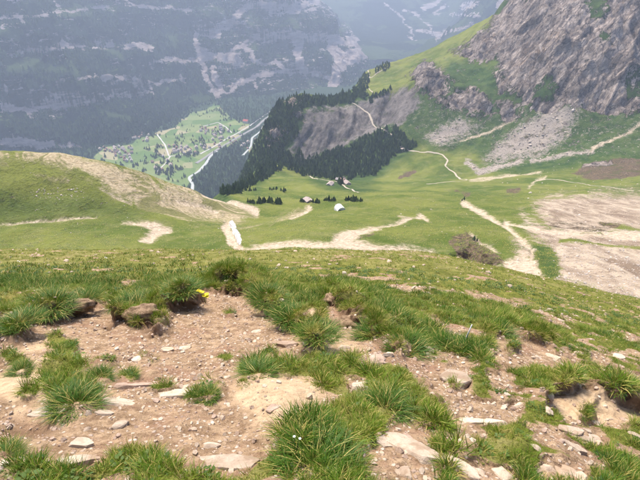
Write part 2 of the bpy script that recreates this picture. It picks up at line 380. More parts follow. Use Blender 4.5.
# masks traced as outlines on the photograph and laid onto the ground there
def mk_alp_masks(U, V, X, Y):
    wu = fbm(X / 40, Y / 40, 4, 3) * 2.5; wv = fbm(X / 40 + 50, Y / 40, 4, 5) * 1.5
    u, v = U + wu, V + wv
    def P(polys, soft=2.0): 
        r = np.full(u.shape, -1e9)
        for p in polys: r = np.maximum(r, poly_sd(p, u, v))
        return np.clip(0.5 + r / (2 * soft), 0, 1)
    def S(st, soft=1.2): return np.clip(0.5 + strokes_sd(st, u, v) / (2 * soft), 0, 1)
    dirt = np.maximum(P([[(226, 253), (245, 247), (268, 241), (300, 242), (330, 244), (338, 236), (350, 230), (372, 227), (380, 230), (362, 236), (356, 242), (372, 244), (405, 243), (432, 246), (444, 254), (400, 254), (340, 252), (290, 249), (260, 250)],
                         [(120, 223), (148, 219), (170, 226), (172, 230), (158, 236), (150, 241), (140, 240), (152, 231), (138, 227)],
                         [(502, 262), (524, 254), (536, 262), (543, 285), (520, 279), (506, 272)]], 3.5),
                      S([([(372, 228), (395, 224), (412, 218), (420, 215), (428, 219)], 1.3), ([(398, 217), (420, 217)], 1.0), ([(205, 196), (226, 201), (256, 211)], 2.6), ([(175, 198), (215, 210)], 1.0),
                         ([(226, 222), (230, 236), (240, 250)], 4.5), ([(170, 249), (205, 250)], 1.2), ([(463, 204), (485, 214), (505, 227), (520, 240), (533, 250), (530, 262), (542, 278)], 2.0),
                         ([(505, 222), (540, 232), (600, 236), (640, 241), (720, 250)], 3.0), ([(470, 237), (500, 252)], 0.8), ([(310, 207), (300, 212), (290, 216)], 1.2), ([(530, 188), (535, 180), (545, 178)], 0.7),
                         ([(440, 253), (480, 262), (500, 266)], 2.0), ([(0, 223), (40, 218), (95, 217)], 0.7), ([(100, 190), (130, 203)], 0.5), ([(460, 140), (490, 130), (516, 118)], 1.1),
                         ([(590, 150), (612, 140), (645, 120)], 1.0), ([(470, 181), (500, 177), (540, 172)], 0.8), ([(560, 120), (566, 135)], 0.5)], 2.2))
    dry = np.maximum(P([[(-90, 146), (30, 150), (60, 153), (110, 165), (160, 180), (205, 196), (252, 212), (236, 220), (195, 217), (155, 208), (118, 196), (80, 176), (40, 160)]], 9.0),
                     0.75 * S([([(130, 200), (170, 213), (195, 222)], 3), ([(180, 188), (250, 212)], 4), ([(235, 228), (262, 222), (300, 210)], 3), ([(30, 172), (70, 182)], 1.5), ([(0, 160), (30, 165)], 1.5)], 4))
    rock = np.maximum(P([[(497, 12), (515, -5), (720, -60), (720, 104), (640, 112), (605, 113), (580, 106), (545, 113), (520, 97), (503, 78), (496, 62), (470, 60), (452, 52), (470, 42), (486, 30)],
                         [(411, 76), (424, 63), (438, 66), (449, 80), (447, 98), (440, 102), (430, 95), (416, 92)], [(442, 106), (455, 90), (470, 87), (492, 104), (497, 112), (480, 115), (462, 108)],
                         [(494, 76), (508, 76), (513, 90), (500, 94)], [(497, 98), (515, 98), (522, 115), (508, 121), (500, 112)],
                         [(286, 100), (296, 97), (300, 103), (292, 106)], [(264, 138), (272, 126), (288, 132), (282, 144), (268, 146)], [(293, 117), (305, 112), (303, 122)]], 9.0),
                      S([([(584, 166), (610, 163)], 2), ([(340, 182), (345, 178)], 1.5)], 2))
    green_in = P([[(530, 88), (537, 78), (553, 76), (560, 86), (556, 97), (540, 100), (531, 96)], [(622, 78), (640, 72), (660, 80), (650, 100), (626, 98)], [(582, 4), (602, -6), (612, 8), (600, 20), (588, 16)], [(596, 30), (612, 36), (618, 46), (600, 44)]], 3.0)
    rock = rock * (1 - 0.62 * green_in)
    brown = np.maximum(P([[(450, 241), (468, 236), (482, 241), (495, 253), (505, 263), (482, 264), (458, 251)], [(572, 173), (592, 162), (640, 158), (720, 160), (720, 172), (640, 174), (600, 179)],
                          [(545, 222), (560, 216), (600, 214), (622, 222), (600, 232), (566, 232)], [(454, 188), (474, 192), (466, 200)]], 2.0),
                       S([([(508, 192), (520, 190)], 1.5), ([(400, 178), (412, 172)], 2.5), ([(360, 240), (372, 236)], 1)], 1.5))
    lush = P([[(520, 105), (640, 108), (720, 108), (720, 162), (600, 160), (560, 170), (500, 172), (470, 150), (430, 150), (400, 140), (400, 110), (450, 60), (500, 70)],
              [(255, 200), (258, 140), (283, 96), (360, 86), (400, 128), (420, 150), (390, 170), (370, 186), (330, 182), (295, 170), (270, 165)], [(300, 172), (380, 188), (360, 194), (320, 186)],
              [(533, 248), (543, 246), (556, 262), (556, 280), (546, 285), (538, 268)]], 4.0)
    lush = np.maximum(lush, np.maximum(green_in, P([[(500, -20), (720, -60), (720, 112), (520, 110), (490, 60)]], 4)))
    lush = np.maximum(lush, 0.6 * P([[(-90, 215), (0, 190), (90, 196), (150, 210), (130, 220), (60, 216), (0, 220), (-90, 226)]], 8))
    scree = np.maximum(P([[(536, 116), (560, 108), (580, 105), (573, 125), (556, 143), (540, 155), (486, 160), (500, 142), (516, 130)], [(523, 214), (545, 226), (590, 229), (640, 232), (720, 236), (720, 330), (640, 305), (590, 293), (556, 284), (556, 262), (545, 248), (530, 236)],
                          [(532, 205), (552, 197), (590, 194), (640, 192), (720, 190), (720, 236), (640, 230), (590, 226), (548, 222)],
                          [(424, 138), (440, 124), (462, 118), (478, 124), (460, 136), (440, 146)], [(515, 240), (530, 246), (536, 262), (520, 258)]], 11.0),
                       S([([(530, 161), (560, 155), (592, 150)], 1.6), ([(480, 172), (520, 160)], 3.0), ([(466, 162), (480, 170)], 2)], 3))
    isl = P([[(533, 248), (543, 246), (556, 262), (556, 280), (546, 285), (538, 268)]], 2.5)
    isl = np.maximum(isl, S([([(560, 244), (640, 251), (720, 252)], 1.2), ([(566, 196), (585, 193)], 1.5), ([(600, 222), (640, 226)], 1.2), ([(580, 235), (600, 236)], 1.0)], 1.5))
    scree = scree * (1 - 0.9 * isl); dirt = dirt * (1 - 0.9 * isl)
    grey = P([[(290, 154), (300, 126), (308, 107), (335, 104), (352, 103), (385, 96), (405, 86), (419, 88), (418, 105), (402, 118), (376, 128), (350, 140), (322, 150), (306, 158)]], 8.0)
    mnt = P([[(400, 140), (405, 110), (400, 80), (450, 45), (500, 10), (720, -40), (720, 160), (600, 158), (520, 160), (440, 140)]], 12)
    rock = np.maximum(rock, 0.2 * mnt); scree = np.maximum(scree, 0.24 * mnt * (V > 100))
    return dirt, dry, rock, brown, lush, scree, grey
dirt, dry, rock, brown, lush, scree, grey = mk_alp_masks(U, V, AX, AY)
# relief
wall_l = np.hypot(AX, AY)
hill_far = sstep(820, 1050, AY)
AZ = az0 + fbm(AX / 75, AY / 75, 4, 11) * (4.2 + 3 * hill_far) + fbm(AX / 18, AY / 18, 4, 12) * (0.7 + 1.2 * hill_far)
AZ += -1.8 * dirt * (1 - hill_far) - 1.2 * scree * (1 - hill_far) * ridged(AX / 30, AY / 30, 3, 5)
st_w = AX * 0.86 - AZ * 0.5 + fbm(AX / 60, AY / 60, 3, 8) * 8
AZ += sstep(0.3, 0.7, rock) * hill_far * ((ridged(AX / 60, AY / 60, 5, 21) - 0.45) * 30 + (ridged(st_w / 34, AY / 110, 3, 31) - 0.5) * 16 + facets(st_w / 26, (AY + 0.4 * AX) / 34, 35) * 7 + facets(st_w / 10, (AY + 0.4 * AX) / 13, 37) * 3.0)
AZ -= grey * (ridged(st_w / 20, AY / 140, 3, 41) * 15 + ridged(st_w / 7, AY / 60, 2, 43) * 4)
# eroded bank above the path on the right
bank = poly_sd([(452, 252), (470, 247), (488, 258), (500, 268), (540, 288), (500, 292), (460, 268)], U, V)
AZ -= sstep(-3, 3, bank + fbm(AX / 4, AY / 4, 3, 9) * 3) * 5.5 * (AY < 420)
edge = poly_sd(EDGE, AX, AY)
dd = np.maximum(0, -edge)
lush = np.maximum(lush, np.clip(dd / 8, 0, 1)); scree = scree * (dd < 3); rock = np.where(dd > 3, np.minimum(rock, 0.25), rock)
AZ = AZ - 1.25 * dd * dd / (dd + 14)
AZ = np.maximum(AZ, -915)

def col_hit(Ag, Yg, Zg, u, v, ymin=0.0):
    """first meeting of the pixel's ray with a height field sampled on (X/Y, Y)"""
    a, t = ray(u, v); a = float(a); t = float(t)
    j = np.clip(np.searchsorted(Ag, a) - 1, 0, len(Ag) - 2); w = (a - Ag[j]) / (Ag[j + 1] - Ag[j])
    z = Zg[:, j] * (1 - w) + Zg[:, j + 1] * w
    g = z - (t * Yg + CAMZ); ok = (g >= 0) & (Yg >= ymin)
    i = int(np.argmax(ok)) if ok.any() else len(Yg) - 1
    if i > 0 and ok[i] and not g[i] == g[i - 1]:
        s = np.clip(-g[i - 1] / (g[i] - g[i - 1]), 0, 1); Yh = Yg[i - 1] + s * (Yg[i] - Yg[i - 1])
    else: Yh = Yg[i]
    return Vector((a * Yh, Yh, float(np.interp(Yh, Yg, z))))
def alp_hit(u, v): return col_hit(ALP_A, ALP_Y, AZ, u, v, 150)
def alp_z(X, Y):
    X = np.asarray(X, float); Y = np.asarray(Y, float)
    fi = np.interp(Y, ALP_Y, np.arange(len(ALP_Y))); fj = np.interp(X / Y, ALP_A, np.arange(len(ALP_A)))
    i = np.clip(fi.astype(int), 0, len(ALP_Y) - 2); j = np.clip(fj.astype(int), 0, len(ALP_A) - 2)
    p = fi - i; q = fj - j
    return (AZ[i, j] * (1 - p) * (1 - q) + AZ[i + 1, j] * p * (1 - q) + AZ[i, j + 1] * (1 - p) * q + AZ[i + 1, j + 1] * p * q)

# split the field into the named pieces of terrain
lab = np.zeros(AX.shape, int)
lab[(AX < -0.25 * AY + 45) & (AY < 460)] = 1                                    # grassy ridge
pl_hill = [pt(*p)[:2] for p in [(255, 172, 960), (300, 171, 985), (340, 178, 940), (385, 182, 860), (398, 152, 1090), (405, 125, 1190), (415, 85, 1300), (352, 90, 1420)]] + [(80, 2300), (-600, 2300), (-500, 960)]
lab[poly_sd(pl_hill, AX, AY) > 0] = 2
pl_rock = [pt(*p)[:2] for p in [(398, 152, 1090), (430, 150, 1070), (480, 158, 990), (560, 168, 890), (660, 168, 820), (760, 168, 810)]] + [(2400, 900), (2400, 2300), (80, 2300)] + [pt(*p)[:2] for p in [(352, 90, 1420), (415, 85, 1300), (405, 125, 1190)]]
lab[poly_sd(pl_rock, AX, AY) > 0] = 3
fl = lab[:-1, :-1]
for i, nm in enumerate(['alpine_meadow', 'grassy_ridge', 'wooded_hill', 'rocky_mountain']):
    me, used = grid_mesh(nm, AX, AY, AZ, True, fl == i)
    color_attr(me, 'ma', [m.reshape(-1)[used] for m in (dirt, dry, rock)])
    color_attr(me, 'mb', [m.reshape(-1)[used] for m in (brown, lush, scree)])
    color_attr(me, 'mc', [grey.reshape(-1)[used]])
    tag(mesh_obj(nm, me, [MAT_ALP]), kind='structure')

# ------------------------------------------------------------------ valley floor, far mountain, distant mountain
VZ = -900.0
def val_pt(u, v):
    a, t = ray(u, v); Y = (VZ - CAMZ) / t
    return np.asarray(a * Y), np.asarray(Y)
vx = np.linspace(-3200, 1600, 260); vy = np.linspace(1500, 7600, 300)
VX, VY = np.meshgrid(vx, vy)
VZg = VZ + fbm(VX / 300, VY / 300, 3, 51) * 5
Uv, Vv = proj(VX, VY, np.full(VX.shape, VZ))
fields = [[(92, 160), (105, 146), (128, 146), (142, 136), (160, 132), (175, 128), (195, 112), (215, 104), (232, 118), (250, 124), (240, 140), (215, 152), (203, 166), (192, 182), (186, 192), (150, 178), (120, 168)],
          [(246, 150), (258, 138), (276, 112), (282, 108), (280, 125), (262, 148), (250, 156)]]
wf = fbm(VX / 120, VY / 120, 3, 53) * 3
fmask = np.full(VX.shape, -1e9)
for p in fields: fmask = np.maximum(fmask, poly_sd(p, Uv + wf, Vv + wf * 0.4))
fmask = np.clip(0.5 + fmask / 4, 0, 1)
gravel = np.clip(0.5 + strokes_sd([([(270, 119), (277, 112)], 2.5), ([(262, 128), (270, 120)], 1.0)], Uv, Vv) / 2, 0, 1)
me, used = grid_mesh('valley_floor', VX, VY, VZg)
color_attr(me, 'ma', [fmask.reshape(-1), gravel.reshape(-1), np.zeros(VX.size)])
k = NT('valley_ground'); fm, gv, _ = k.rgb('ma')[:3]
n1 = k.noise(0.01, 5, 0.6); n2 = k.noise(0.05, 5, 0.7)
vc = k.voro(0.011, None, 'F1', 'Color')
sv = k.n('ShaderNodeSeparateColor'); k.t.links.new(vc, sv.inputs[0])
fc = k.mix(sv.outputs[0], (0.10, 0.17, 0.05), (0.21, 0.25, 0.10)); fc = k.mix(k.ss(sv.outputs[1], 0.8, 0.85), fc, (0.32, 0.29, 0.17))
wc = k.mix(n2, (0.02, 0.036, 0.02), (0.055, 0.085, 0.04))
c = k.mix(k.ragged(fm, n1, 0.6, 0.1), wc, fc); c = k.mix(k.ragged(gv, n2, 0.6, 0.1), c, (0.55, 0.50, 0.46))
MAT_VAL = k.done(c, 1.0, k.bump(n2, 0.6, 6.0), 0.0)
tag(mesh_obj('valley_floor', me, [MAT_VAL]), kind='structure')

BASE = [(-5200, 1500), (-3300, 2050)] + [tuple(float(q) for q in val_pt(u, v)) for u, v in [(-60, 168), (10, 164), (92, 150), (130, 143), (160, 128), (196, 106), (216, 100), (250, 98), (300, 92), (345, 86), (372, 74)]]
foot = BASE + [(560, 4700), (620, 5600), (500, 9000), (-5200, 9000)]
ma_a = np.linspace(-1.05, 0.34, 560); ma_y = np.concatenate([np.arange(1700, 5200, 9.0), np.arange(5210, 7000, 40)])
MX = ma_a[None] * ma_y[:, None]; MY = np.repeat(ma_y[:, None], len(ma_a), 1)
wx = fbm(MX / 420, MY / 420, 3, 61) * 60; wy = fbm(MX / 420 + 9, MY / 420, 3, 62) * 60
d = poly_sd(foot, MX + wx, MY + wy)
dp = np.maximum(d, 0)
prof = np.interp(dp, [0, 120, 250, 420, 480, 760, 840, 1100, 1190, 1500, 2200, 3200], [0, 55, 150, 290, 380, 560, 680, 850, 980, 1180, 1500, 1750])
gul = ridged((MX * 0.9 - MY * 0.3) / 330, (MY * 0.9 + MX * 0.3) / 900, 4, 71)
MZ = VZ - 6 + prof + np.minimum(dp / 300, 1) * ((gul - 0.45) * 130 + fbm(MX / 150, MY / 150, 5, 73) * 32 + (ridged(MX / 60, MY / 60, 3, 75) - 0.4) * 14)
band = MZ + fbm(MX / 260, MY / 260, 4, 76) * 70 + 0.10 * MX
stepH = 235.0; ph = (band / stepH) % 1.0
MZ = MZ + np.minimum(dp / 260, 1) * (sstep(0.52, 0.70, ph) - ph) * 120 * sstep(0.25, 0.6, vnoise(MX / 500, MY / 500, 78) + 0.12)
MZ = MZ + np.minimum(dp / 150, 1) * facets(MX / 70 + 0.3 * wx / 60, MY / 90, 79) * 9
MZ = np.where(d < 0, VZ - 6 + 0.5 * np.maximum(d, -60), MZ)
Um, Vm = proj(MX, MY, MZ)
w1 = fbm(MX / 120, MY / 120, 4, 81) * 3; w2 = fbm(MX / 120 + 7, MY / 120, 4, 83) * 2.4
um, vm = Um + w1, Vm + w2
rock_thin = [([(200, 36), (232, 20), (262, 4)], 1.3), ([(150, 62), (200, 60), (236, 55), (262, 36), (330, 38), (405, 42)], 1.5), ([(210, 92), (240, 85), (275, 72), (300, 68), (330, 80)], 1.4), ([(-30, 112), (60, 106), (110, 98), (150, 92)], 1.2), ([(-30, 140), (60, 146), (92, 151)], 1.6), ([(-30, 24), (60, 12), (130, 4), (190, 10)], 1.0), ([(270, 12), (300, 12), (336, 6), (378, 12)], 1.3), ([(60, 78), (110, 76), (150, 84), (190, 80)], 0.8), ([(20, 52), (80, 47), (150, 47)], 0.9), ([(205, 70), (250, 66), (290, 60)], 1.1)]
rock_st = [([(196, 36), (198, 44)], 6), ([(197, 44), (200, 56), (205, 70), (210, 84), (218, 98)], 3.6), ([(165, 59), (195, 61)], 2.2), ([(212, 36), (232, 21)], 3.5), ([(237, 14), (253, 5)], 3.5), ([(262, 3), (300, 10)], 4),
           ([(206, 54), (236, 62)], 5), ([(232, 52), (248, 41), (262, 35), (300, 36), (322, 37)], 3.4), ([(243, 45), (254, 62)], 4), ([(212, 90), (228, 93), (245, 82), (272, 73)], 2.8), ([(213, 70), (222, 92)], 4), ([(254, 76), (257, 88)], 3),
           ([(275, 60), (287, 70)], 3), ([(296, 37), (301, 66), (306, 69)], 5.5), ([(332, 46), (341, 60), (336, 80), (328, 96)], 7), ([(336, 42), (402, 42)], 5), ([(350, 52), (396, 45)], 5), ([(346, 62), (364, 54)], 6),
           ([(335, 5), (346, 22), (356, 42)], 1.9), ([(335, 0), (376, 11)], 3), ([(300, 5), (330, 0)], 3), ([(18, 16), (26, 24)], 4), ([(44, 10), (46, 14)], 3), ([(60, 45), (82, 49)], 3.2), ([(100, 76), (111, 79)], 2.6), ([(55, 81), (63, 80)], 1.6),
           ([(0, 107), (30, 112), (60, 107), (86, 100)], 2.8), ([(27, 113), (31, 119)], 3), ([(-20, 138), (50, 145)], 5), ([(136, 45), (150, 49)], 3.4), ([(149, 86), (156, 96)], 2.4), ([(70, 145), (92, 150)], 2), ([(125, 0), (131, 4)], 3.5),
           ([(55, 1), (66, 8)], 2), ([(0, 60), (6, 66)], 3), ([(180, 8), (186, 12)], 2), ([(130, 0), (136, 8)], 1), ([(5, 85), (8, 95)], 2), ([(268, 100), (274, 96)], 1.5), ([(180, 75), (184, 84)], 1.6)]
green_st = [([(14, 68), (24, 66)], 6), ([(36, 65), (60, 68)], 5), ([(105, 48), (120, 56)], 5), ([(170, 30), (172, 44)], 5), ([(251, 8), (254, 50)], 3), ([(285, 8), (300, 30)], 4), ([(308, 74), (326, 94)], 4), ([(345, 25), (332, 40)], 4),
            ([(70, 66), (90, 90)], 4), ([(30, 84), (60, 92)], 4), ([(40, 150), (92, 155)], 2), ([(196, 98), (214, 100)], 5), ([(0, 30), (20, 34)], 6), ([(60, 12), (110, 8)], 6), ([(200, 8), (220, 12)], 6), ([(100, 110), (130, 120)], 4), ([(60, 25), (84, 32)], 5)]
mrock = np.clip(0.46 + np.maximum(strokes_sd([(q, w if len(q) > 2 or math.dist(q[0], q[1]) > 14 else 0.6 * w) for q, w in rock_st], um, vm) - 0.8, strokes_sd(rock_thin, um, vm)) / 4.5 + 0.22 * fbm(MX / 45, MY / 45, 3, 87), 0, 1.15); mgreen = np.clip(0.5 + strokes_sd(green_st, um, vm) / 10, 0, 1)
gyy = np.gradient(MZ, axis=0) / np.gradient(MY, axis=0); gxx = np.gradient(MZ, axis=1) / np.gradient(MX, axis=1)
steep = np.hypot(gyy, gxx)
mrock = np.clip(mrock * 1.08 + 0.22 * sstep(1.3, 2.6, steep) * sstep(-850, -700, MZ), 0, 1)
reg = np.clip(0.5 + poly_sd([(185, -40), (405, -40), (425, 55), (335, 100), (215, 102), (200, 70)], Um, Vm) / 30, 0, 1)
reg2 = np.clip(0.5 + strokes_sd([([(-60, 112), (90, 104)], 12), ([(-60, 142), (90, 148)], 8), ([(0, 20), (170, 4)], 10)], Um, Vm) / 16, 0, 1)
mrock = np.maximum(mrock, 0.30 * reg); mrock = np.maximum(mrock, 0.26 * reg2)
mgreen = np.maximum(mgreen, 0.62 * sstep(0.62, 0.25, steep))
hi = sstep(-150, 250, MZ)
mrock = np.maximum(mrock, hi * sstep(0.1, 0.5, fbm(MX / 200, MY / 200, 4, 85)))
MZ = MZ + mrock * np.minimum(dp / 100, 1) * (ridged(MX / 90, MY / 90, 4, 77) - 0.3) * 22
me, used = grid_mesh('forested_mountain', MX, MY, MZ)
color_attr(me, 'ma', [mrock.reshape(-1)[used], mgreen.reshape(-1)[used], np.zeros(len(used))])
tag(mesh_obj('forested_mountain', me, [MAT_MTN]), kind='structure')

# distant valley head and mountain beyond the spur
dx_ = np.linspace(-600, 6200, 240); dy_ = np.linspace(5200, 11500, 240)
DX, DY = np.meshgrid(dx_, dy_)
foot2 = [(900, 5600), (1500, 6300), (1900, 7600), (1600, 9400), (1200, 11600), (9000, 11600), (9000, 4000), (1700, 4000)]
d2 = np.maximum(poly_sd(foot2, DX + fbm(DX / 600, DY / 600, 3, 91) * 90, DY), 0)
head = sstep(6500, 11000, DY) * 900
DZ = VZ + 40 + head + np.interp(d2, [0, 200, 600, 1200, 2500], [0, 110, 420, 900, 1500]) + np.minimum(d2 / 300 + 0.25, 1) * (fbm(DX / 500, DY / 500, 5, 93) * 130 + (ridged(DX / 420, DY / 420, 4, 95) - 0.4) * 260)
Ud, Vd = proj(DX, DY, DZ)
m_r = np.clip(0.5 + strokes_sd([([(425, 8), (437, 0)], 3), ([(462, 7), (474, 4)], 2.5), ([(500, 6), (506, 0)], 3), ([(436, 14), (446, 6)], 2), ([(415, 30), (440, 34), (470, 24)], 1.5), ([(450, 14), (480, 16)], 1.2), ([(405, 10), (425, 20), (440, 40)], 1.0), ([(385, 2), (400, 14), (412, 40)], 1.0)], Ud + fbm(DX / 200, DY / 200, 4, 96) * 5, Vd) / 4, 0, 1)
m_g = np.clip(0.5 + fbm(DX / 700, DY / 700, 3, 97), 0, 1)
me, used = grid_mesh('distant_mountain', DX, DY, DZ)
color_attr(me, 'ma', [m_r.reshape(-1), m_g.reshape(-1), np.zeros(DX.size)])
tag(mesh_obj('distant_mountain', me, [MAT_MTN]), kind='structure')

# ------------------------------------------------------------------ ribbons: tracks, river, railway
def ribbon(name, pts3, width, mat, lift, zfun):
    """a strip along a polyline, resampled, draped on the ground"""
    P = np.array([(p[0], p[1]) for p in pts3], float)
    seg = np.hypot(*(P[1:] - P[:-1]).T); s = np.concatenate([[0], np.cumsum(seg)])
    n = max(8, int(s[-1] / max(width * 0.8, 1.5))); n = min(n, 420); q = np.linspace(0, s[-1], n)
    x = np.interp(q, s, P[:, 0]); y = np.interp(q, s, P[:, 1])
    for _ in range(3):
        x[1:-1] = (x[:-2] + 2 * x[1:-1] + x[2:]) / 4; y[1:-1] = (y[:-2] + 2 * y[1:-1] + y[2:]) / 4
    tx = np.gradient(x); ty = np.gradient(y); L = np.hypot(tx, ty) + 1e-9
    nx, ny = -ty / L, tx / L
    wv = width * (0.5 + 0.14 * fbm(q / (width * 3), q * 0, 3, 5))
    rows = []
    for o in (-1, -0.33, 0.33, 1):
        xx = x + nx * wv * o; yy = y + ny * wv * o
        rows.append(np.stack([xx, yy, zfun(xx, yy) + lift * (1.0 if abs(o) < 1 else 0.3)], -1))
    R = np.stack(rows, 1); verts = R.reshape(-1, 3); faces = []
    for i in range(n - 1):
        for j in range(3):
            a = i * 4 + j; faces.append((a, a + 1, a + 5, a + 4))
    o = mesh_obj(name, soup(name, verts, faces, True), [mat])
    return tag(o, kind='structure')
MAT_TRACK = plain('gravel_track', (0.40, 0.345, 0.275), 0.95, 0.25, 0.6)
MAT_ROAD = plain('valley_road', (0.50, 0.48, 0.46), 0.9, 0.12, 0.2)
MAT_RAIL = plain('railway_ballast', (0.26, 0.25, 0.25), 0.95, 0.2, 0.1)
MAT_RIVER = plain('pale_glacier_water', (0.40, 0.42, 0.41), 0.5, 0.1, 0.05)
def alp_track(px, w, lift=0.35): ribbon('track', [alp_hit(*p) for p in px], w, MAT_TRACK, lift, alp_z)
alp_track([(400, 146), (412, 151), (430, 152), (441, 154), (448, 160), (445, 166), (455, 173), (467, 180)], 3.6, 0.5)
alp_track([(467, 180.5), (446, 182), (426, 184)], 2.8)
alp_track([(300, 170), (310, 176), (324, 180), (338, 182), (350, 189), (359, 192.5)], 3.4)
alp_track([(535, 180), (560, 180), (585, 184), (605, 187), (634, 191)], 2.2)
alp_track([(352, 103), (360, 107), (369, 114), (373, 125), (387, 132), (400, 141), (410, 148)], 3.6, 0.8)
alp_track([(350, 87), (370, 78), (387, 67)], 3.4, 0.8)
alp_track([(361, 86), (373, 93)], 3.0, 0.8)
zval = lambda x, y: VZ + fbm(x / 300, y / 300, 3, 51) * 5
def val_strip(name, px, w, mat, lift): ribbon(name, [tuple(float(q) for q in val_pt(*p)) for p in px], w, mat, lift, zval)
val_strip('river', [(192, 192), (193, 185), (188.5, 178), (198, 172), (206, 163), (210, 156), (217, 151)], 14, MAT_RIVER, 1.6)
val_strip('river', [(243, 155), (251, 146), (252, 138), (262, 130), (275, 122), (284, 112)], 12, MAT_RIVER, 1.6)
val_strip('railway', [(196, 163), (210, 154), (237, 138), (256, 127), (268, 117), (282, 107)], 17, MAT_RAIL, 3.0)
val_strip('road', [(200, 154), (212, 148), (225, 140), (238, 133), (254, 123), (268, 113), (280, 105)], 10, MAT_ROAD, 2.4)
val_strip('road', [(157, 135), (165, 145), (169, 156), (184, 154.5), (200, 153)], 8, MAT_ROAD, 2.2)
val_strip('road', [(156, 173), (166, 163), (170, 156)], 8, MAT_ROAD, 2.3)
val_strip('road', [(203, 126), (218, 122), (226, 127), (232, 133)], 8, MAT_ROAD, 2.1)

# ------------------------------------------------------------------ the hillside at the camera's feet
def h0(X, Y):
    sp = X - 0.25 * Y
    soft = 0.5 * (sp + np.sqrt(sp * sp + (0.6 + 0.02 * np.abs(Y)) ** 2)) - 0.3
    return -(0.51 * Y + 0.00156 * Y * np.abs(Y)) - 0.26 * soft
FG_A = np.linspace(-1.32, 1.32, 780); _o = 1.32 * np.exp(np.linspace(0.012, 1.6, 26)); FG_A = np.concatenate([-_o[::-1], FG_A, _o])
vrow = np.arange(540, 256, -0.5); _, tr = ray(320, vrow)
yr = []
for t in tr:                                     # row distances: where the pixel rows meet the plain slope
    b = -t - 0.51; D = b * b - 4 * 0.00156 * CAMZ
    yr.append(((b - math.sqrt(D)) / (2 * 0.00156)) if D > 0 else np.nan)
yr = np.array(yr); yr = yr[~np.isnan(yr)]
FG_Y = np.concatenate([yr, np.exp(np.linspace(math.log(yr[-1] * 1.012), math.log(185), 90))])
FX = FG_A[None] * FG_Y[:, None]; FY = np.repeat(FG_Y[:, None], len(FG_A), 1)
fz0 = h0(FX, FY); Uf, Vf = proj(FX, FY, fz0)
wu = fbm(FX / 0.35, FY / 0.35, 4, 101); wv = fbm(FX / 0.35 + 31, FY / 0.35, 4, 103)
pxm = FPX / np.hypot(FY, FY * 0.6 + 1.6)          # photo pixels per metre there
uf = Uf + wu * np.minimum(0.09 * pxm, 9); vf = Vf + wv * np.minimum(0.06 * pxm, 6)
SOIL = [
 [(-120, 338), (0, 327), (18, 325), (28, 336), (40, 322), (60, 318), (85, 314), (96, 306), (113, 303), (119, 322), (150, 330), (158, 312), (178, 310), (196, 303), (203, 290), (222, 290), (238, 288), (255, 298), (272, 315), (300, 334), (316, 348),
  (327, 340), (322, 316), (329, 300), (345, 314), (365, 332), (392, 350), (402, 360), (378, 364), (345, 356), (322, 360), (300, 366), (275, 356), (255, 357), (240, 364), (236, 378), (246, 387), (262, 381), (300, 383), (320, 391), (329, 402), (331, 417),
  (310, 420), (290, 434), (284, 455), (264, 463), (252, 476), (205, 474), (186, 472), (152, 460), (138, 449), (112, 456), (94, 470), (60, 472), (20, 484), (0, 505), (-120, 520)],
 [(397, 350), (420, 354), (445, 361), (472, 367), (476, 396), (502, 406), (532, 416), (506, 428), (455, 424), (440, 406), (415, 386)],
 [(484, 340), (500, 331), (520, 336), (548, 344), (562, 356), (588, 366), (560, 374), (535, 372), (508, 378), (490, 364)],
 [(542, 402), (570, 393), (600, 400), (640, 414), (740, 424), (740, 450), (640, 432), (600, 427), (560, 424)],
 [(486, 380), (515, 373), (532, 386), (522, 400), (500, 402)],
 [(424, 314), (440, 318), (460, 332), (476, 342), (462, 344), (440, 330)],
 [(386, 285), (400, 285), (432, 293), (436, 298), (405, 294)], [(468, 294), (490, 297), (526, 304), (520, 309), (480, 301)],
 [(588, 354), (620, 366), (740, 386), (740, 398), (630, 380), (600, 372)],
 [(515, 430), (560, 440), (592, 455), (625, 470), (605, 478), (560, 460), (530, 446)],
 [(368, 438), (394, 418), (432, 430), (444, 474), (430, 495), (372, 490)], [(348, 378), (366, 375), (372, 394), (354, 400)],
 [(536, 430), (600, 432), (605, 445), (545, 440)], [(528, 312), (548, 318), (566, 322), (552, 327)], [(540, 462), (590, 470), (585, 488), (536, 478)], [(450, 455), (515, 468), (515, 500), (450, 500)], [(320, 276), (345, 279), (330, 281)],
 [(610, 330), (640, 340), (740, 350), (740, 358), (640, 350)]]
TURF = [((20, 367), 14, 8), ((62, 350), 13, 14), ((60, 374), 25, 12), ((76, 396), 27, 18), ((105, 370), 14, 11), ((128, 372), 9, 8), ((6, 450), 11, 8), ((158, 384), 12, 3.5), ((208, 391), 14, 8), ((224, 357), 15, 4.5), ((228, 311), 5, 3),
        ((130, 464), 22, 8), ((30, 472), 18, 6), ((205, 486), 46, 8), ((40, 402), 10, 6), ((560, 422), 9, 5), ((585, 416), 7, 4), ((300, 372), 30, 7), ((520, 382), 9, 7), ((455, 384), 6, 5), ((20, 335), 14, 8), ((165, 322), 7, 9), ((148, 356), 3, 3), ((510, 352), 6, 4), ((440, 418), 9, 4)]
near0 = sstep(14, 6, FY)
soil = np.full(FX.shape, -1e9)
for p in SOIL: soil = np.maximum(soil, poly_sd(p, uf, vf))
for (c, rx, ry) in TURF:
    q = np.hypot((uf - c[0]) / rx, (vf - c[1]) / ry); soil = np.minimum(soil, (q - 1) * min(rx, ry))
small = fbm(FX / 0.28, FY / 0.28, 4, 107)                              # little bare spots in the turf further right
bare = sstep(0.42, 0.62, small + 0.12 * (Uf > 430) * (Vf > 300)) * sstep(290, 320, Vf)
far_bare = sstep(0.58, 0.68, fbm(FX / 0.9, FY / 0.5, 4, 109)) * (Vf < 300)
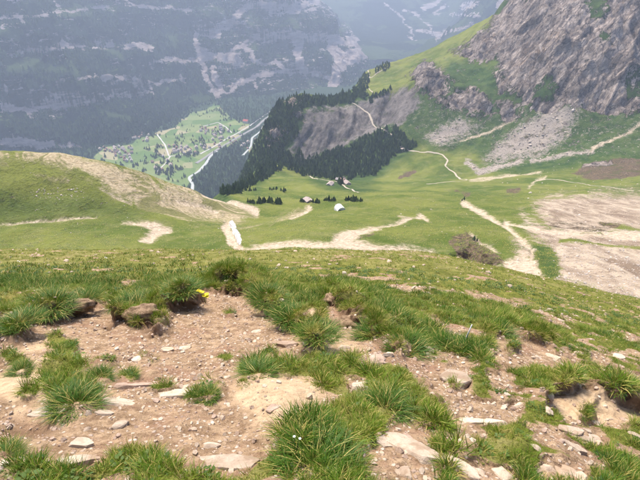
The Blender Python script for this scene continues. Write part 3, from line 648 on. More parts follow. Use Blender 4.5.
edgew = 7.0 + 9.0 * sstep(-0.2, 0.5, fbm(FX / 0.8, FY / 0.8, 3, 123))
turf = 1 - np.clip(0.5 + (soil + 3.0 * fbm(FX / 0.13, FY / 0.13, 3, 125) * near0) / edgew, 0, 1)
turf_s = turf * (1 - 0.8 * np.maximum(bare, far_bare))
LIPS = [([(40, 318), (60, 315), (85, 310)], 0.20), ([(120, 320), (150, 328), (158, 312), (178, 308), (196, 300)], 0.21), ([(224, 288), (238, 285), (256, 296), (273, 312), (300, 331), (314, 344)], 0.26), ([(332, 302), (345, 312), (366, 330), (392, 347)], 0.17),
        ([(0, 325), (26, 330)], 0.12), ([(548, 398), (570, 391), (600, 398), (640, 411), (720, 420)], 0.10), ([(486, 338), (500, 330), (545, 342)], 0.08)]
lipH = np.zeros(FX.shape); lipD = np.full(FX.shape, 1e9)
for pts, hh in LIPS:
    dl = segdist(pts[:-1], pts[1:], Uf, Vf); lipH = np.maximum(lipH, hh * np.exp(-(dl / 17) ** 2)); lipD = np.minimum(lipD, dl)
def bump2(c, rx, ry): return np.exp(-((Uf - c[0]) / rx) ** 2 - ((Vf - c[1]) / ry) ** 2)
near = sstep(30, 8, FY)
FZ = fz0 + sstep(0.10, 0.72, turf) * (0.035 + 1.3 * lipH * (0.85 + 0.7 * fbm(FX / 0.6, FY / 0.6, 3, 127))) + near * (fbm(FX / 1.3, FY / 1.3, 3, 111) * 0.06 + fbm(FX / 0.3, FY / 0.3, 4, 113) * 0.03) + turf * fbm(FX / 0.5, FY / 0.5, 3, 115) * 0.035 + fbm(FX / 5, FY / 5, 4, 117) * 0.16 * sstep(6, 14, FY)
FZ += 0.12 * bump2((278, 398), 36, 22) + 0.06 * bump2((316, 446), 30, 22) - 0.10 * bump2((25, 428), 34, 10) + 0.05 * bump2((25, 395), 40, 14) + 0.07 * bump2((590, 402), 40, 9) - 0.05 * bump2((590, 424), 50, 8)
FZ += (1 - turf) * near * (fbm(FX / 0.09, FY / 0.09, 3, 119) * 0.010)
hole = bump2((109, 327), 7, 4); FZ -= 0.10 * hole
# turf edges lean out over the bare soil
TALL = [([(-60, 285), (0, 282), (60, 280), (110, 278), (165, 272), (200, 270)], 17), ([(225, 276), (250, 276), (275, 288), (300, 300), (316, 318)], 13), ([(340, 292), (370, 306), (400, 330), (420, 355), (440, 345)], 15), ([(440, 335), (465, 355), (480, 385)], 13), ([(492, 325), (512, 328)], 11), ([(320, 385), (360, 370), (400, 402), (446, 425), (450, 455)], 12), ([(290, 372), (250, 366)], 9), ([(300, 445), (340, 460)], 20), ([(560, 392), (640, 402)], 7)]
tall = np.zeros(FX.shape)
for pts, w_ in TALL: tall = np.maximum(tall, np.exp(-(segdist(pts[:-1], pts[1:], Uf, Vf) / w_) ** 2))
lean = 0.75 * sstep(0.3, 0.62, turf) * np.exp(-(lipD / 12) ** 2) * np.clip(lipH / 0.2, 0, 1.2)
GX, GY = FX.copy(), FY - 0.10 * lean
sandy = np.clip(bump2((280, 400), 46, 26) * 1.3 + bump2((20, 385), 50, 30) + bump2((600, 412), 60, 14) + bump2((330, 345), 40, 14) * 0.7 + bump2((60, 348), 30, 8) * 0.6, 0, 1)
dark_soil = np.exp(-(np.maximum(0, lipD - 3) / 9) ** 2) * np.clip(lipH / 0.16, 0, 1) * sstep(0.05, 0.3, turf + 0.10) * (1 - sstep(0.75, 0.95, turf)) + 0.9 * hole + bump2((25, 430), 40, 9) * 0.8  # dark humus on the turf scarps; also darkens the hole and the hollow
dryg = np.clip(sstep(270, 252, Vf) * 0.55 + 0.9 * np.exp(-(lipD / 10) ** 2) + sstep(0.1, 0.6, fbm(FX / 1.1, FY / 1.1, 4, 121)) * 0.6 + sstep(300, 600, Uf) * sstep(300, 262, Vf) * 0.4, 0, 1)
me, used = grid_mesh('hillside', GX, GY, FZ)
color_attr(me, 'ma', [turf_s.reshape(-1), sandy.reshape(-1), np.clip(dark_soil, 0, 1).reshape(-1)])
color_attr(me, 'mb', [dryg.reshape(-1), np.zeros(FX.size), np.zeros(FX.size)])
k = NT('hillside_ground')
tf, sd, ds = k.rgb('ma')[:3]; dg = k.rgb('mb')[0]
n_f = k.noise(9, 6, 0.7); n_m = k.noise(2.2, 6, 0.65); n_t = k.noise(45, 5, 0.75); n_g = k.noise(160, 3, 0.7)
vor = k.voro(26); vorc = k.voro(26, None, 'F1', 'Color'); sv = k.n('ShaderNodeSeparateColor'); k.t.links.new(vorc, sv.inputs[0])
so = k.mix(k.ss(n_f, 0.35, 0.65), (0.180, 0.115, 0.066), (0.385, 0.275, 0.172))
so = k.mix(k.ss(n_m, 0.48, 0.66), so, k.mix(n_f, (0.17, 0.095, 0.06), (0.32, 0.20, 0.13))); so = k.mix(k.ss(n_t, 0.5, 0.68), so, (0.11, 0.066, 0.042)); so = k.mix(k.ss(n_g, 0.55, 0.75), so, (0.52, 0.40, 0.31))
peb = k.math('MULTIPLY', k.ss(vor, 0.42, 0.25), k.ss(sv.outputs[0], 0.62, 0.7))
so = k.mix(peb, so, k.mix(sv.outputs[1], (0.34, 0.25, 0.19), (0.62, 0.50, 0.41)))
sa = k.mix(k.ss(n_f, 0.3, 0.7), (0.38, 0.27, 0.165), (0.54, 0.405, 0.265)); sa = k.mix(k.ss(n_t, 0.55, 0.75), sa, (0.30, 0.20, 0.12))
so = k.mix(k.ragged(sd, n_m, 0.9, 0.25), so, sa)
so = k.mix(k.math('MULTIPLY', k.ragged(ds, n_f, 0.8, 0.25), 0.85), so, k.mix(n_t, (0.085, 0.052, 0.030), (0.25, 0.16, 0.10)))
gr = k.mix(k.ss(n_m, 0.35, 0.65), (0.080, 0.095, 0.014), (0.17, 0.17, 0.035))
gr = k.mix(k.math('MULTIPLY', dg, k.ss(n_f, 0.35, 0.6)), gr, (0.25, 0.22, 0.09))
gr = k.mix(k.ss(n_t, 0.5, 0.7), gr, (0.05, 0.05, 0.018))
c = k.mix(k.ragged(k.math('SUBTRACT', tf, 0.22), n_f, 0.5, 0.12), so, gr)
nb = k.bump(n_f, 0.6, 0.05); nb = k.bump(k.math('ADD', n_t, k.math('MULTIPLY', peb, 0.8)), 0.8, 0.014, nb); nb = k.bump(n_g, 0.5, 0.004, nb)
MAT_HILL = k.done(c, 0.95, nb, 0.1)
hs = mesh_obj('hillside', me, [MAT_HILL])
tag(hs, kind='structure')
# the slope goes on behind the camera
bx_, by_ = np.meshgrid(np.linspace(-16, 16, 80), np.linspace(-9, float(FG_Y[0]) + 0.02, 40))
me, used = grid_mesh('hillside', bx_, by_, h0(bx_, by_) - 0.03 + fbm(bx_, by_, 3, 5) * 0.04)
color_attr(me, 'ma', [np.full(bx_.size, 0.6), np.full(bx_.size, 0.2), np.zeros(bx_.size)]); color_attr(me, 'mb', [np.full(bx_.size, 0.4), np.zeros(bx_.size), np.zeros(bx_.size)])
tag(mesh_obj('hillside', me, [MAT_HILL]), kind='structure')

def fg_sample(G, X, Y):
    fi = np.interp(Y, FG_Y, np.arange(len(FG_Y))); fj = np.interp(X / Y, FG_A, np.arange(len(FG_A)))
    i = np.clip(fi.astype(int), 0, len(FG_Y) - 2); j = np.clip(fj.astype(int), 0, len(FG_A) - 2); p = fi - i; q = fj - j
    return G[i, j] * (1 - p) * (1 - q) + G[i + 1, j] * p * (1 - q) + G[i, j + 1] * (1 - p) * q + G[i + 1, j + 1] * p * q
def fg_hit(u, v): return col_hit(FG_A, FG_Y, FZ, u, v)
def fg_normal(p, e=0.06):
    x, y = p[0], p[1]; f = lambda a, b: float(fg_sample(FZ, np.array([a]), np.array([b]))[0])
    return Vector((-(f(x + e, y) - f(x - e, y)) / (2 * e), -(f(x, y + e) - f(x, y - e)) / (2 * e), 1)).normalized()

# ------------------------------------------------------------------ scattering with geometry nodes (only for what cannot be counted)
def gn_group():
    g = bpy.data.node_groups.new('scatter_on_points', 'GeometryNodeTree')
    g.interface.new_socket('Geometry', in_out='INPUT', socket_type='NodeSocketGeometry')
    g.interface.new_socket('Piece', in_out='INPUT', socket_type='NodeSocketObject')
    g.interface.new_socket('Geometry', in_out='OUTPUT', socket_type='NodeSocketGeometry')
    gi = g.nodes.new('NodeGroupInput'); go = g.nodes.new('NodeGroupOutput')
    oi = g.nodes.new('GeometryNodeObjectInfo'); ip = g.nodes.new('GeometryNodeInstanceOnPoints')
    r = g.nodes.new('GeometryNodeInputNamedAttribute'); r.data_type = 'FLOAT_VECTOR'; r.inputs[0].default_value = 'rot'
    s = g.nodes.new('GeometryNodeInputNamedAttribute'); s.data_type = 'FLOAT_VECTOR'; s.inputs[0].default_value = 'scl'
    L = g.links.new
    L(gi.outputs['Geometry'], ip.inputs['Points']); L(gi.outputs['Piece'], oi.inputs['Object']); L(oi.outputs['Geometry'], ip.inputs['Instance'])
    L(r.outputs['Attribute'], ip.inputs['Rotation']); L(s.outputs['Attribute'], ip.inputs['Scale']); L(ip.outputs['Instances'], go.inputs['Geometry'])
    return g
GN = gn_group()
def scatter(name, pos, rot, scl, tint, piece, label, cat):
    n = len(pos); me = bpy.data.meshes.new(name); me.vertices.add(n); me.vertices.foreach_set('co', np.asarray(pos, np.float32).reshape(-1))
    a = me.attributes.new('rot', 'FLOAT_VECTOR', 'POINT'); a.data.foreach_set('vector', np.asarray(rot, np.float32).reshape(-1))
    scl = np.asarray(scl, np.float32)
    if scl.ndim == 1: scl = np.repeat(scl[:, None], 3, 1)
    a = me.attributes.new('scl', 'FLOAT_VECTOR', 'POINT'); a.data.foreach_set('vector', scl.reshape(-1))
    a = me.attributes.new('tint', 'FLOAT', 'POINT'); a.data.foreach_set('value', np.asarray(tint, np.float32))
    o = mesh_obj(name, me); m = o.modifiers.new('scatter', 'NODES'); m.node_group = GN
    ident = [i.identifier for i in GN.interface.items_tree if i.name == 'Piece'][0]; m[ident] = piece
    return tag(o, label, cat, kind='stuff')

def foliage_mat(name, lush, mid, straw, root, trans=0.35):
    k = NT(name)
    t = k.n('ShaderNodeAttribute'); t.attribute_type = 'INSTANCER'; t.attribute_name = 'tint'
    h = k.n('ShaderNodeAttribute'); h.attribute_name = 'h'
    oi = k.n('ShaderNodeObjectInfo')
    tt = k.math('ADD', t.outputs['Fac'], k.math('MULTIPLY', k.math('SUBTRACT', oi.outputs['Random'], 0.5), 0.25))
    c = k.mix(k.ss(tt, 0.0, 0.5), lush, mid); c = k.mix(k.ss(tt, 0.5, 1.0), c, straw)
    c = k.mix(k.ss(h.outputs['Fac'], 0.0, 0.5), root, c)
    b = k.n('ShaderNodeAttribute'); b.attribute_name = 'b'
    c = k.mix(k.ss(b.outputs['Fac'], 0.78, 0.95), c, straw)
    return k.done(c, 0.55, None, 0.25, trans)
MAT_GRASS = foliage_mat('grass_blades', (0.050, 0.130, 0.006), (0.150, 0.232, 0.012), (0.44, 0.37, 0.11), (0.15, 0.13, 0.025))
MAT_LEAF = foliage_mat('herb_leaves', (0.045, 0.10, 0.018), (0.10, 0.16, 0.03), (0.24, 0.25, 0.05), (0.05, 0.07, 0.02))

def blades(nb, rad, lmin, lmax, width, droop, seed, segs=3):
    r = np.random.default_rng(seed); V = []; F = []; H = []; B = []
    for i in range(nb):
        ang = r.uniform(0, 2 * math.pi); rr = rad * math.sqrt(r.uniform()); bx, by = rr * math.cos(ang), rr * math.sin(ang)
        oa = ang + r.normal(0, 0.7); L = r.uniform(lmin, lmax) * (1 - 0.35 * rr / max(rad, 1e-6)); lean = r.uniform(0.1, 0.5) + 0.5 * rr / max(rad, 1e-6); dr = droop * r.uniform(0.4, 1.3)
        dx, dy = math.cos(oa), math.sin(oa); px, py = -dy, dx; base = len(V); bb = r.uniform()
        for s in range(segs + 1):
            t = s / segs; out = L * (lean * t * 0.6 + dr * t * t * 0.6); up = L * (t - 0.45 * dr * t * t)
            w = width * (1 - t) ** 0.7 * (0.7 + 0.6 * bb)
            cx, cy = bx + dx * out, by + dy * out
            if s < segs: V += [(cx - px * w, cy - py * w, up), (cx + px * w, cy + py * w, up)]; H += [t, t]; B += [bb, bb]
            else: V.append((cx, cy, up)); H.append(1); B.append(bb)
        for s in range(segs - 1): a = base + 2 * s; F.append((a, a + 1, a + 3, a + 2))
        a = base + 2 * (segs - 1); F.append((a, a + 1, a + 2))
    return V, F, H, B
def blade_mesh(name, *a, mat=None, **kw):
    V, F, H, B = blades(*a, **kw); me = soup(name, V, F, True)
    for nm, d in (('h', H), ('b', B)):
        at = me.attributes.new(nm, 'FLOAT', 'POINT'); at.data.foreach_set('value', np.asarray(d, np.float32))
    me.materials.append(mat or MAT_GRASS); return me
def herb_mesh(name, seed, n=16):
    r = np.random.default_rng(seed); V = []; F = []; H = []; B = []
    for i in range(n):
        ang = r.uniform(0, 6.283); rr = r.uniform(0.05, 0.5); z = r.uniform(0.1, 0.5); s = r.uniform(0.12, 0.24); tilt = r.uniform(-0.2, 0.7)
        cx, cy = rr * math.cos(ang), rr * math.sin(ang); dx, dy = math.cos(ang), math.sin(ang); b = len(V); bb = r.uniform(0, 0.8)
        for (l, w) in ((0, 0), (0.5, 0.55), (1.3, 0.6), (2, 0), (1.3, -0.6), (0.5, -0.55)):
            V.append((cx + dx * l * s - dy * w * s, cy + dy * l * s + dx * w * s, z + tilt * l * s - 0.12 * l * l * s)); H.append(0.4 + 0.3 * l); B.append(bb)
        F.append(tuple(range(b, b + 6)))
    me = soup(name, V, F)
    for nm, d in (('h', H), ('b', B)):
        at = me.attributes.new(nm, 'FLOAT', 'POINT'); at.data.foreach_set('value', np.asarray(d, np.float32))
    me.materials.append(MAT_LEAF); return me
def proto(me): return bpy.data.objects.new(me.name, me)
G_NEAR = [proto(blade_mesh('grass_tuft', 30, 0.34, 0.55, 1.0, 0.016, 0.9, s)) for s in (1, 2, 3)]
G_FAR = [proto(blade_mesh('grass_tuft_coarse', 16, 0.5, 0.5, 1.0, 0.045, 0.8, s, segs=2)) for s in (4, 5)]
G_SHORT = proto(blade_mesh('short_turf', 22, 0.8, 0.6, 1.0, 0.05, 0.7, 9, segs=2))
G_HERB = proto(herb_mesh('herb', 6))

def slope_rot(X, Y, n, jitter=0.25):
    e = 0.15
    gx = (fg_sample(FZ, X + e, Y) - fg_sample(FZ, X - e, Y)) / (2 * e); gy = (fg_sample(FZ, X, Y + e) - fg_sample(FZ, X, Y - e)) / (2 * e)
    rx = np.clip(np.arctan(gy) * 0.35, -0.5, 0.5) + rng.normal(0, jitter, n); ry = np.clip(-np.arctan(gx) * 0.35, -0.5, 0.5) + rng.normal(0, jitter, n)
    return np.stack([rx, ry, rng.uniform(0, 6.283, n)], -1)
def candidates(n, y0, y1, yk, p):
    """points on the slope, density flat to yk and thinning beyond"""
    yy = np.exp(np.linspace(math.log(y0), math.log(y1), 400)); W = 1.05 * yy + 1.8; dens = W * np.where(yy < yk, 1.0, (yk / yy) ** p) * yy
    cdf = np.cumsum(dens); cdf /= cdf[-1]
    Y = np.interp(rng.uniform(0, 1, n), cdf, yy); X = rng.uniform(-1, 1, n) * (1.05 * Y + 1.8)
    return X, Y
def grass_layer(name, n, y0, y1, yk, p, protos, smin, smax, label, thr=0.72, even=False):
    X, Y = candidates(n, y0, y1, yk, p)
    t = fg_sample(turf_s, X, Y); clump = fbm(X / 0.22, Y / 0.22, 3, 131); big = fbm(X / 0.9, Y / 0.9, 3, 133)
    keep = t > thr + 0.16 * rng.uniform(-1, 1, len(X)) - 0.1 * clump
    if not even: keep &= rng.uniform(0, 1, len(X)) < np.clip(0.55 + 0.55 * clump + 0.2 * big, 0.12, 1)
    X, Y, clump, big = X[keep], Y[keep], clump[keep], big[keep]; m = len(X)
    Z = fg_sample(FZ, X, Y); ln = fg_sample(lean, X, Y); dg = fg_sample(dryg, X, Y); tl = fg_sample(tall, X, Y); lh = fg_sample(lipH, X, Y)
    sc = (smin + (smax - smin) * np.clip(0.45 + 0.5 * clump + 0.35 * big + 0.25 * rng.normal(0, 1, m), 0, 1)) * (1 + (0.0 if 'herb' in name else 1.0) * (1.0 * np.clip(lh, 0, 0.25) + 0.75 * tl)) * np.clip(0.75 + Y / 60, 0.75, 1.5)
    u_, v_ = proj(X, Y, Z)
    yel = np.exp(-((u_ - 358) / 24) ** 2 - ((v_ - 292) / 12) ** 2) + np.exp(-((u_ - 12) / 18) ** 2 - ((v_ - 300) / 14) ** 2)
    tint = np.clip(0.24 - 0.22 * tl + 0.5 * dg - 0.22 * clump - 0.16 * big + rng.normal(0, 0.16, m) + 0.3 * yel, 0, 1)
    rot = slope_rot(X, Y, m); pos = np.stack([X, Y - 0.10 * ln, Z - 0.008], -1)
    w = np.stack([sc * 1.15, sc * 1.15, sc], -1)
    idx = rng.integers(0, len(protos), m)
    for i, pr in enumerate(protos):
        s = idx == i
        scatter(name, pos[s], rot[s], w[s], tint[s], pr, label, 'grass')
grass_layer('grass', 74000, 0.9, 9, 3.0, 0.9, G_NEAR, 0.045, 0.16, 'green alpine grass covering the eroded slope beside the bare soil')
grass_layer('grass', 75000, 6, 70, 6.0, 1.5, G_FAR, 0.04, 0.12, 'short yellowish green grass on the slope beyond the turf edges', thr=0.6)
grass_layer('grass', 76000, 0.9, 8, 2.6, 1.0, [G_SHORT], 0.022, 0.05, 'short green turf between the taller grass of the near slope', thr=0.62, even=True)
X, Y = candidates(62000, 4.0, 9.5, 9.5, 1.0); t = fg_sample(turf, X, Y); lh = fg_sample(lipH, X, Y); kp = (t > 0.6) & (t < 0.92) & (lh > 0.07); X, Y, t = X[kp], Y[kp], t[kp]; m = len(X)
Z = fg_sample(FZ, X, Y); ln = fg_sample(lean, X, Y); R = np.stack([rng.uniform(0.3, 1.35, m), rng.normal(0, 0.3, m), rng.uniform(-0.6, 0.6, m)], -1); sz = rng.uniform(0.07, 0.18, m)
for i in range(3):
    q = np.arange(m) % 3 == i; scatter('grass', np.stack([X, Y - 0.10 * ln, Z], -1)[q], R[q], sz[q], np.clip(rng.normal(0.3, 0.25, q.sum()), 0, 1), G_NEAR[i], 'ragged grass hanging over the torn turf edges', 'grass')
print('fringe', m)
grass_layer('ground_herbs', 9000, 0.9, 12, 3.0, 0.9, [G_HERB], 0.04, 0.10, 'low leafy herbs growing among the grass of the near slope')

# ------------------------------------------------------------------ stones
def rock_mat(name, c0, c1, c2, sc=9):
    k = NT(name); oi = k.n('ShaderNodeObjectInfo')
    n1 = k.noise(sc, 7, 0.7, None, 0.6); n2 = k.noise(sc * 7, 5, 0.7)
    c = k.mix(k.ss(n1, 0.35, 0.65), c0, c1); c = k.mix(k.ss(n2, 0.55, 0.72), c, c2)
    n3 = k.noise(sc * 0.45, 5, 0.7, None, 0.4); c = k.mix(k.math('MULTIPLY', k.ss(n3, 0.50, 0.64), 0.75), c, k.mix(n2, (0.24, 0.16, 0.10), (0.38, 0.27, 0.18)))
    br = k.lin(oi.outputs['Random'], 0, 1, 0.72, 1.15)
    cc = k.n('ShaderNodeCombineColor'); [k.put(cc.inputs[i], br) for i in range(3)]
    c = k.mul(c, cc.outputs[0])
    return k.done(c, 0.9, k.bump(k.math('ADD', n1, k.math('MULTIPLY', n2, 0.4)), 0.7, 0.02), 0.2)
MAT_STONE = rock_mat('pale_limestone', (0.43, 0.335, 0.25), (0.57, 0.465, 0.365), (0.28, 0.205, 0.15))
MAT_STONE_B = rock_mat('brown_stone', (0.28, 0.20, 0.15), (0.44, 0.33, 0.26), (0.16, 0.11, 0.08))
MAT_STONE_FAR = rock_mat('scree_stone', (0.42, 0.37, 0.33), (0.58, 0.51, 0.45), (0.28, 0.24, 0.21), 0.4)

def stone_mesh(name, w, d, h, seed, slab=False, mat=None, sub=3):
    r = np.random.default_rng(seed); bm = bmesh.new(); bmesh.ops.create_icosphere(bm, subdivisions=sub, radius=1.0)
    P = np.array([v.co[:] for v in bm.verts])
    if slab:                                        # a broken plate: straight sides, flat split faces
        n = r.integers(5, 8); a0 = r.uniform(0, 6.28)
        angs = a0 + np.arange(n) * 6.283 / n + r.uniform(-0.32, 0.32, n)
        planes = [((math.cos(a), math.sin(a), r.uniform(-0.15, 0.25)), r.uniform(0.62, 0.88)) for a in angs]
        planes += [((r.uniform(-.06, .06), r.uniform(-.06, .06), 1), 0.42), ((0, 0, -1), 0.5), ((r.uniform(-.4, .4), r.uniform(-.4, .4), 1), 0.5)]
    else:
        planes = []
        for _ in range(13):
            v = r.normal(0, 1, 3); v /= np.linalg.norm(v); planes.append((v, r.uniform(0.5, 0.85)))
    for nrm, dist in planes:
        nrm = np.asarray(nrm, float); nrm /= np.linalg.norm(nrm); ex = np.maximum(0, P @ nrm - dist); P -= ex[:, None] * nrm
    P += (fbm(P[:, 0] * 2.2 + seed, P[:, 1] * 2.2 + P[:, 2] * 1.7, 3, seed % 97)[:, None]) * P * 0.07
    ext = np.maximum(P.max(0) - P.min(0), 1e-3); P = (P - (P.max(0) + P.min(0)) / 2) / ext * np.array([w, d, h])
    for v, c in zip(bm.verts, P): v.co = c
    me = bpy.data.meshes.new(name); bm.to_mesh(me); bm.free()
    me.materials.append(mat or MAT_STONE); return me

# (pixel box x0, x1, y0, y1, kind, rotation, label); kind s = slab, r = rounded or angular block, b = brown
ST = [
 (157, 196, 388, 399, 's', 0.05, 'long pale flat slab forming a step across the trodden soil'),
 (28, 66, 409, 416, 's', 0.0, 'thin pale slab edge capping a dark earth hollow'),
 (95, 113, 410, 417, 's', 0.1, 'small flat pale slab at the foot of a grass clump'),
 (112, 128, 418, 431, 'r', 0.3, 'white angular stone alone on reddish gravel'),
 (160, 173, 345, 355, 's', 0.3, 'flat pale stone on gravel, paired with another by the bare rise'),
 (177, 191, 344, 354, 's', -0.2, 'flat pinkish stone on gravel, paired with another by the bare rise'),
 (251, 263, 328, 336, 'r', 0.2, 'small light stone below the curved turf lip'),
 (273, 298, 339, 349, 'bs', 0.05, 'wide brownish flat stone under the curved turf lip'),
 (300, 311, 336, 345, 'r', 0.0, 'rounded pale stone beside the wide brownish flat stone'),
 (204, 220, 439, 451, 'r', 0.2, 'white rounded stone above the broad half buried slab'),
 (200, 258, 456, 470, 's', 0.0, 'broad half buried pale slab at the edge of the grass'),
 (58, 101, 454, 468, 's', 0.15, 'broad cream slab lying beside low grass'),
 (70, 94, 438, 448, 's', -0.1, 'cream slab sunk in gravel above a broader one'),
 (160, 171, 454, 462, 'r', 0.5, 'small white stone at the edge of the grass strip'),
 (98, 143, 399, 407, 's', 0.06, 'long thin ledge stone in the gravel trail'),
 (114, 156, 381, 390, 'bs', 0.1, 'thin reddish ledge stone above the long pale ledge'),
 (132, 142, 355, 363, 'r', 0.1, 'small white stone in the gravel beside small grass tufts'),
 (82, 92, 425, 433, 'r', 0.7, 'pointed white stone beside a grass clump'),
 (14, 31, 454, 463, 'r', 0.1, 'cream stone next to the low grass corner'),
 (-2, 9, 456, 473, 'r', 0.4, 'pale upright stone beside the dark green corner tussock'),
 (266, 281, 404, 412, 'b', 0.1, 'brown dark stone on the sandy mound'),
 (441, 472, 364, 393, 's', -0.4, 'large pale angular block leaning on the gravel bank'),
 (351, 373, 377, 396, 's', 0.3, 'grey pink stone with dark cracks in the grass'),
 (383, 402, 383, 401, 's', 0.6, 'white streaky stone half hidden in grass'),
 (389, 437, 422, 477, 's', -0.9, 'big tilted pink grey slab in the grass'),
 (404, 414, 431, 446, 'b', 0.3, 'small brown stone lying on the big tilted slab'),
 (370, 396, 436, 448, 's', 0.3, 'flat pale stone leaning against the big tilted slab'),
 (450, 476, 455, 482, 's', -0.8, 'long white stone lying in herbs'),
 (477, 486, 467, 479, 'r', 0.0, 'small white stone beside the long white one in herbs'),
 (489, 513, 464, 483, 'r', 0.3, 'broad broken white stone in the grass beside the long white one'),
 (539, 557, 461, 476, 'r', 0.1, 'widest white block in a row of four'),
 (555, 567, 465, 480, 'r', 0.4, 'narrow white block beside the widest in a row of four'),
 (564, 576, 463, 480, 'r', 0.9, 'upright white block third in a row of four'),
 (574, 587, 468, 484, 'r', 0.2, 'white block at the end of a row of four'),
 (454, 506, 417, 427, 's', 0.0, 'long straight pale slab like a plank on the bank'),
 (556, 586, 427, 435, 's', 0.1, 'pale slab lying flat, upper of two overlapping'),
 (564, 603, 433, 442, 's', 0.05, 'long pale slab, lower of two overlapping'),
 (566, 585, 441, 455, 's', -0.65, 'slender tilted white stone below two overlapping slabs'),
 (531, 541, 444, 453, 'r', 0.2, 'small pale stone in grass between slabs and white row'),
 (511, 526, 401, 411, 'r', 0.1, 'pale stone at the border of grass and gravel'),
 (545, 556, 391, 400, 'r', 0.3, 'white stone where the overgrown ridge meets the small gravel patch'),
 (544, 554, 407, 415, 'r', 0.3, 'small white stone at the corner of the bare hollow'),
 (546, 559, 351, 363, 's', 0.4, 'pale flat stone on the upper gravel patch'),
 (564, 577, 364, 373, 'r', 0.4, 'whitish stone at the lower rim of the upper gravel patch'),
 (534, 543, 354, 362, 'r', 0.1, 'small whitish stone inside the upper gravel patch'),
 (556, 568, 317, 325, 'r', 0.4, 'pinkish stone embedded in a small turf scar'),
 (488, 496, 314, 321, 'r', 0.3, 'single white stone in grass above the round tussock'),
 (423, 433, 343, 356, 'r', 0.2, 'grey stone in long grass beside the thin white stick'),
 (381, 393, 350, 358, 'r', 0.0, 'pale stone at the lower end of the earth bank'),
 (368, 385, 352, 368, 'b', 0.2, 'earthy brown lump at the lower end of the earth bank'),
 (628, 644, 431, 441, 's', 0.0, 'pale slab by the end of the bare hollow'),
 (396, 413, 465, 482, 'r', 0.4, 'white broken stone below the big tilted slab'),
 (336, 350, 343, 352, 'r', 0.4, 'cream stone on bare soil beneath the earth bank'),
 (592, 603, 420, 427, 's', 0.2, 'flat pale stone in the bare hollow'),
 (612, 624, 352, 360, 'r', 0.2, 'white stone on the slope near the gravel strip'),
 (575, 584, 350, 357, 'r', 0.2, 'white stone in grass between the two gravel patches'),
 (503, 512, 391, 398, 'r', 0.2, 'little pale stone on the small gravel patch'),
 (520, 530, 374, 380, 's', 0.2, 'little flat stone on top of the small gravel patch'),
]
def lay(me, p, rz, sink):
    n = fg_normal(p, 0.12); o = mesh_obj(me.name, me)
    q = Vector((0, 0, 1)).rotation_difference(n) @ Matrix.Rotation(rz, 3, 'Z').to_quaternion()
    o.rotation_mode = 'QUATERNION'; o.rotation_quaternion = q; o.location = Vector(p) - n * sink; return o
for i, (x0, x1, y0, y1, kd, rz, lb) in enumerate(ST):
    cx, cy = (x0 + x1) / 2, (y0 + y1) / 2; p = fg_hit(min(max(cx, -40), 690), min(cy, 500))
    dist = p.y * CP - (p.z - CAMZ) * SP; w = (x1 - x0) * dist / FPX; hh = (y1 - y0) * dist / FPX
    sl = 's' in kd; mt = MAT_STONE_B if 'b' in kd else MAT_STONE
    if sl: d_ = hh * (2.0 if hh < 0.5 * w else 1.35); t_ = min(w, d_) * 0.28 + 0.012
    else: d_ = max(hh * 1.3, w * 0.6); t_ = min(w, hh) * 0.75
    if abs(rz) > 0.45 and sl: Lg = math.hypot(w, hh * 1.25); w, d_ = Lg * 0.86, Lg * 0.45
    me = stone_mesh('stone_slab' if sl else 'stone', w * 1.08, d_, t_, 300 + i, sl, mt, 3)
    tag(lay(me, p, rz, t_ * (0.16 if sl else 0.14)), lb, 'stone', 'stones on the near slope')

# gravel and pebbles: uncountable
PEB = [proto(stone_mesh('pebble', 1, 0.85, 0.5, 900 + i, i % 2 == 0, MAT_STONE if i < 2 else MAT_STONE_B, 1)) for i in range(4)]
X, Y = candidates(95000, 0.9, 13, 2.6, 0.9)
t = fg_sample(turf_s, X, Y); s_ = fg_sample(sandy, X, Y); cl = fbm(X / 0.5, Y / 0.5, 3, 141)
keep = (t < 0.45) & (rng.uniform(0, 1, len(X)) < np.clip(0.55 + 0.5 * cl - 0.55 * s_, 0.05, 1)); X, Y = X[keep], Y[keep]; m = len(X)
sz = np.clip(0.0072 * np.exp(rng.normal(0, 0.78, m)) * (0.8 + 0.12 * Y), 0.004, 0.06); Z = fg_sample(FZ, X, Y) + sz * 0.08
rot = slope_rot(X, Y, m, 0.3); idx = rng.choice(4, m, p=[0.24, 0.22, 0.3, 0.24])
for i in range(4):
    s = idx == i; scatter('gravel', np.stack([X, Y, Z], -1)[s], rot[s], sz[s], np.zeros(s.sum()), PEB[i], 'loose gravel and pebbles strewn over the bare soil', 'gravel')
X, Y = candidates(7500, 1.0, 9, 2.6, 0.9); t = fg_sample(turf_s, X, Y); s_ = fg_sample(sandy, X, Y); u_, v_ = proj(X, Y, fg_sample(FZ, X, Y))
kp = (t < 0.6) & (rng.uniform(0, 1, len(X)) < np.where(u_ > 330, 0.55, 0.22) * (1 - 0.8 * s_)); X, Y = X[kp], Y[kp]; m = len(X); sz = rng.uniform(0.016, 0.05, m) * (0.7 + 0.1 * Y)
idx = rng.integers(0, 3, m); rot = slope_rot(X, Y, m, 0.25)
for i in range(3):
    s = idx == i; scatter('rubble', np.stack([X, Y, fg_sample(FZ, X, Y) + sz * 0.05], -1)[s], rot[s], sz[s], np.zeros(s.sum()), PEB[i], 'broken pale rubble lying thick on the eroded soil', 'rubble')
X, Y = candidates(900, 5, 40, 9, 1.0); m = len(X); Z = fg_sample(FZ, X, Y); sz = 0.05 * np.exp(rng.normal(0, 0.5, m)) * (0.5 + Y / 22)
scatter('scattered_stones', np.stack([X, Y, Z + 0.02], -1), slope_rot(X, Y, m, 0.2), np.clip(sz, 0.02, 0.28), np.zeros(m), PEB[1], 'small pale stones scattered through the grass of the slope', 'stones')

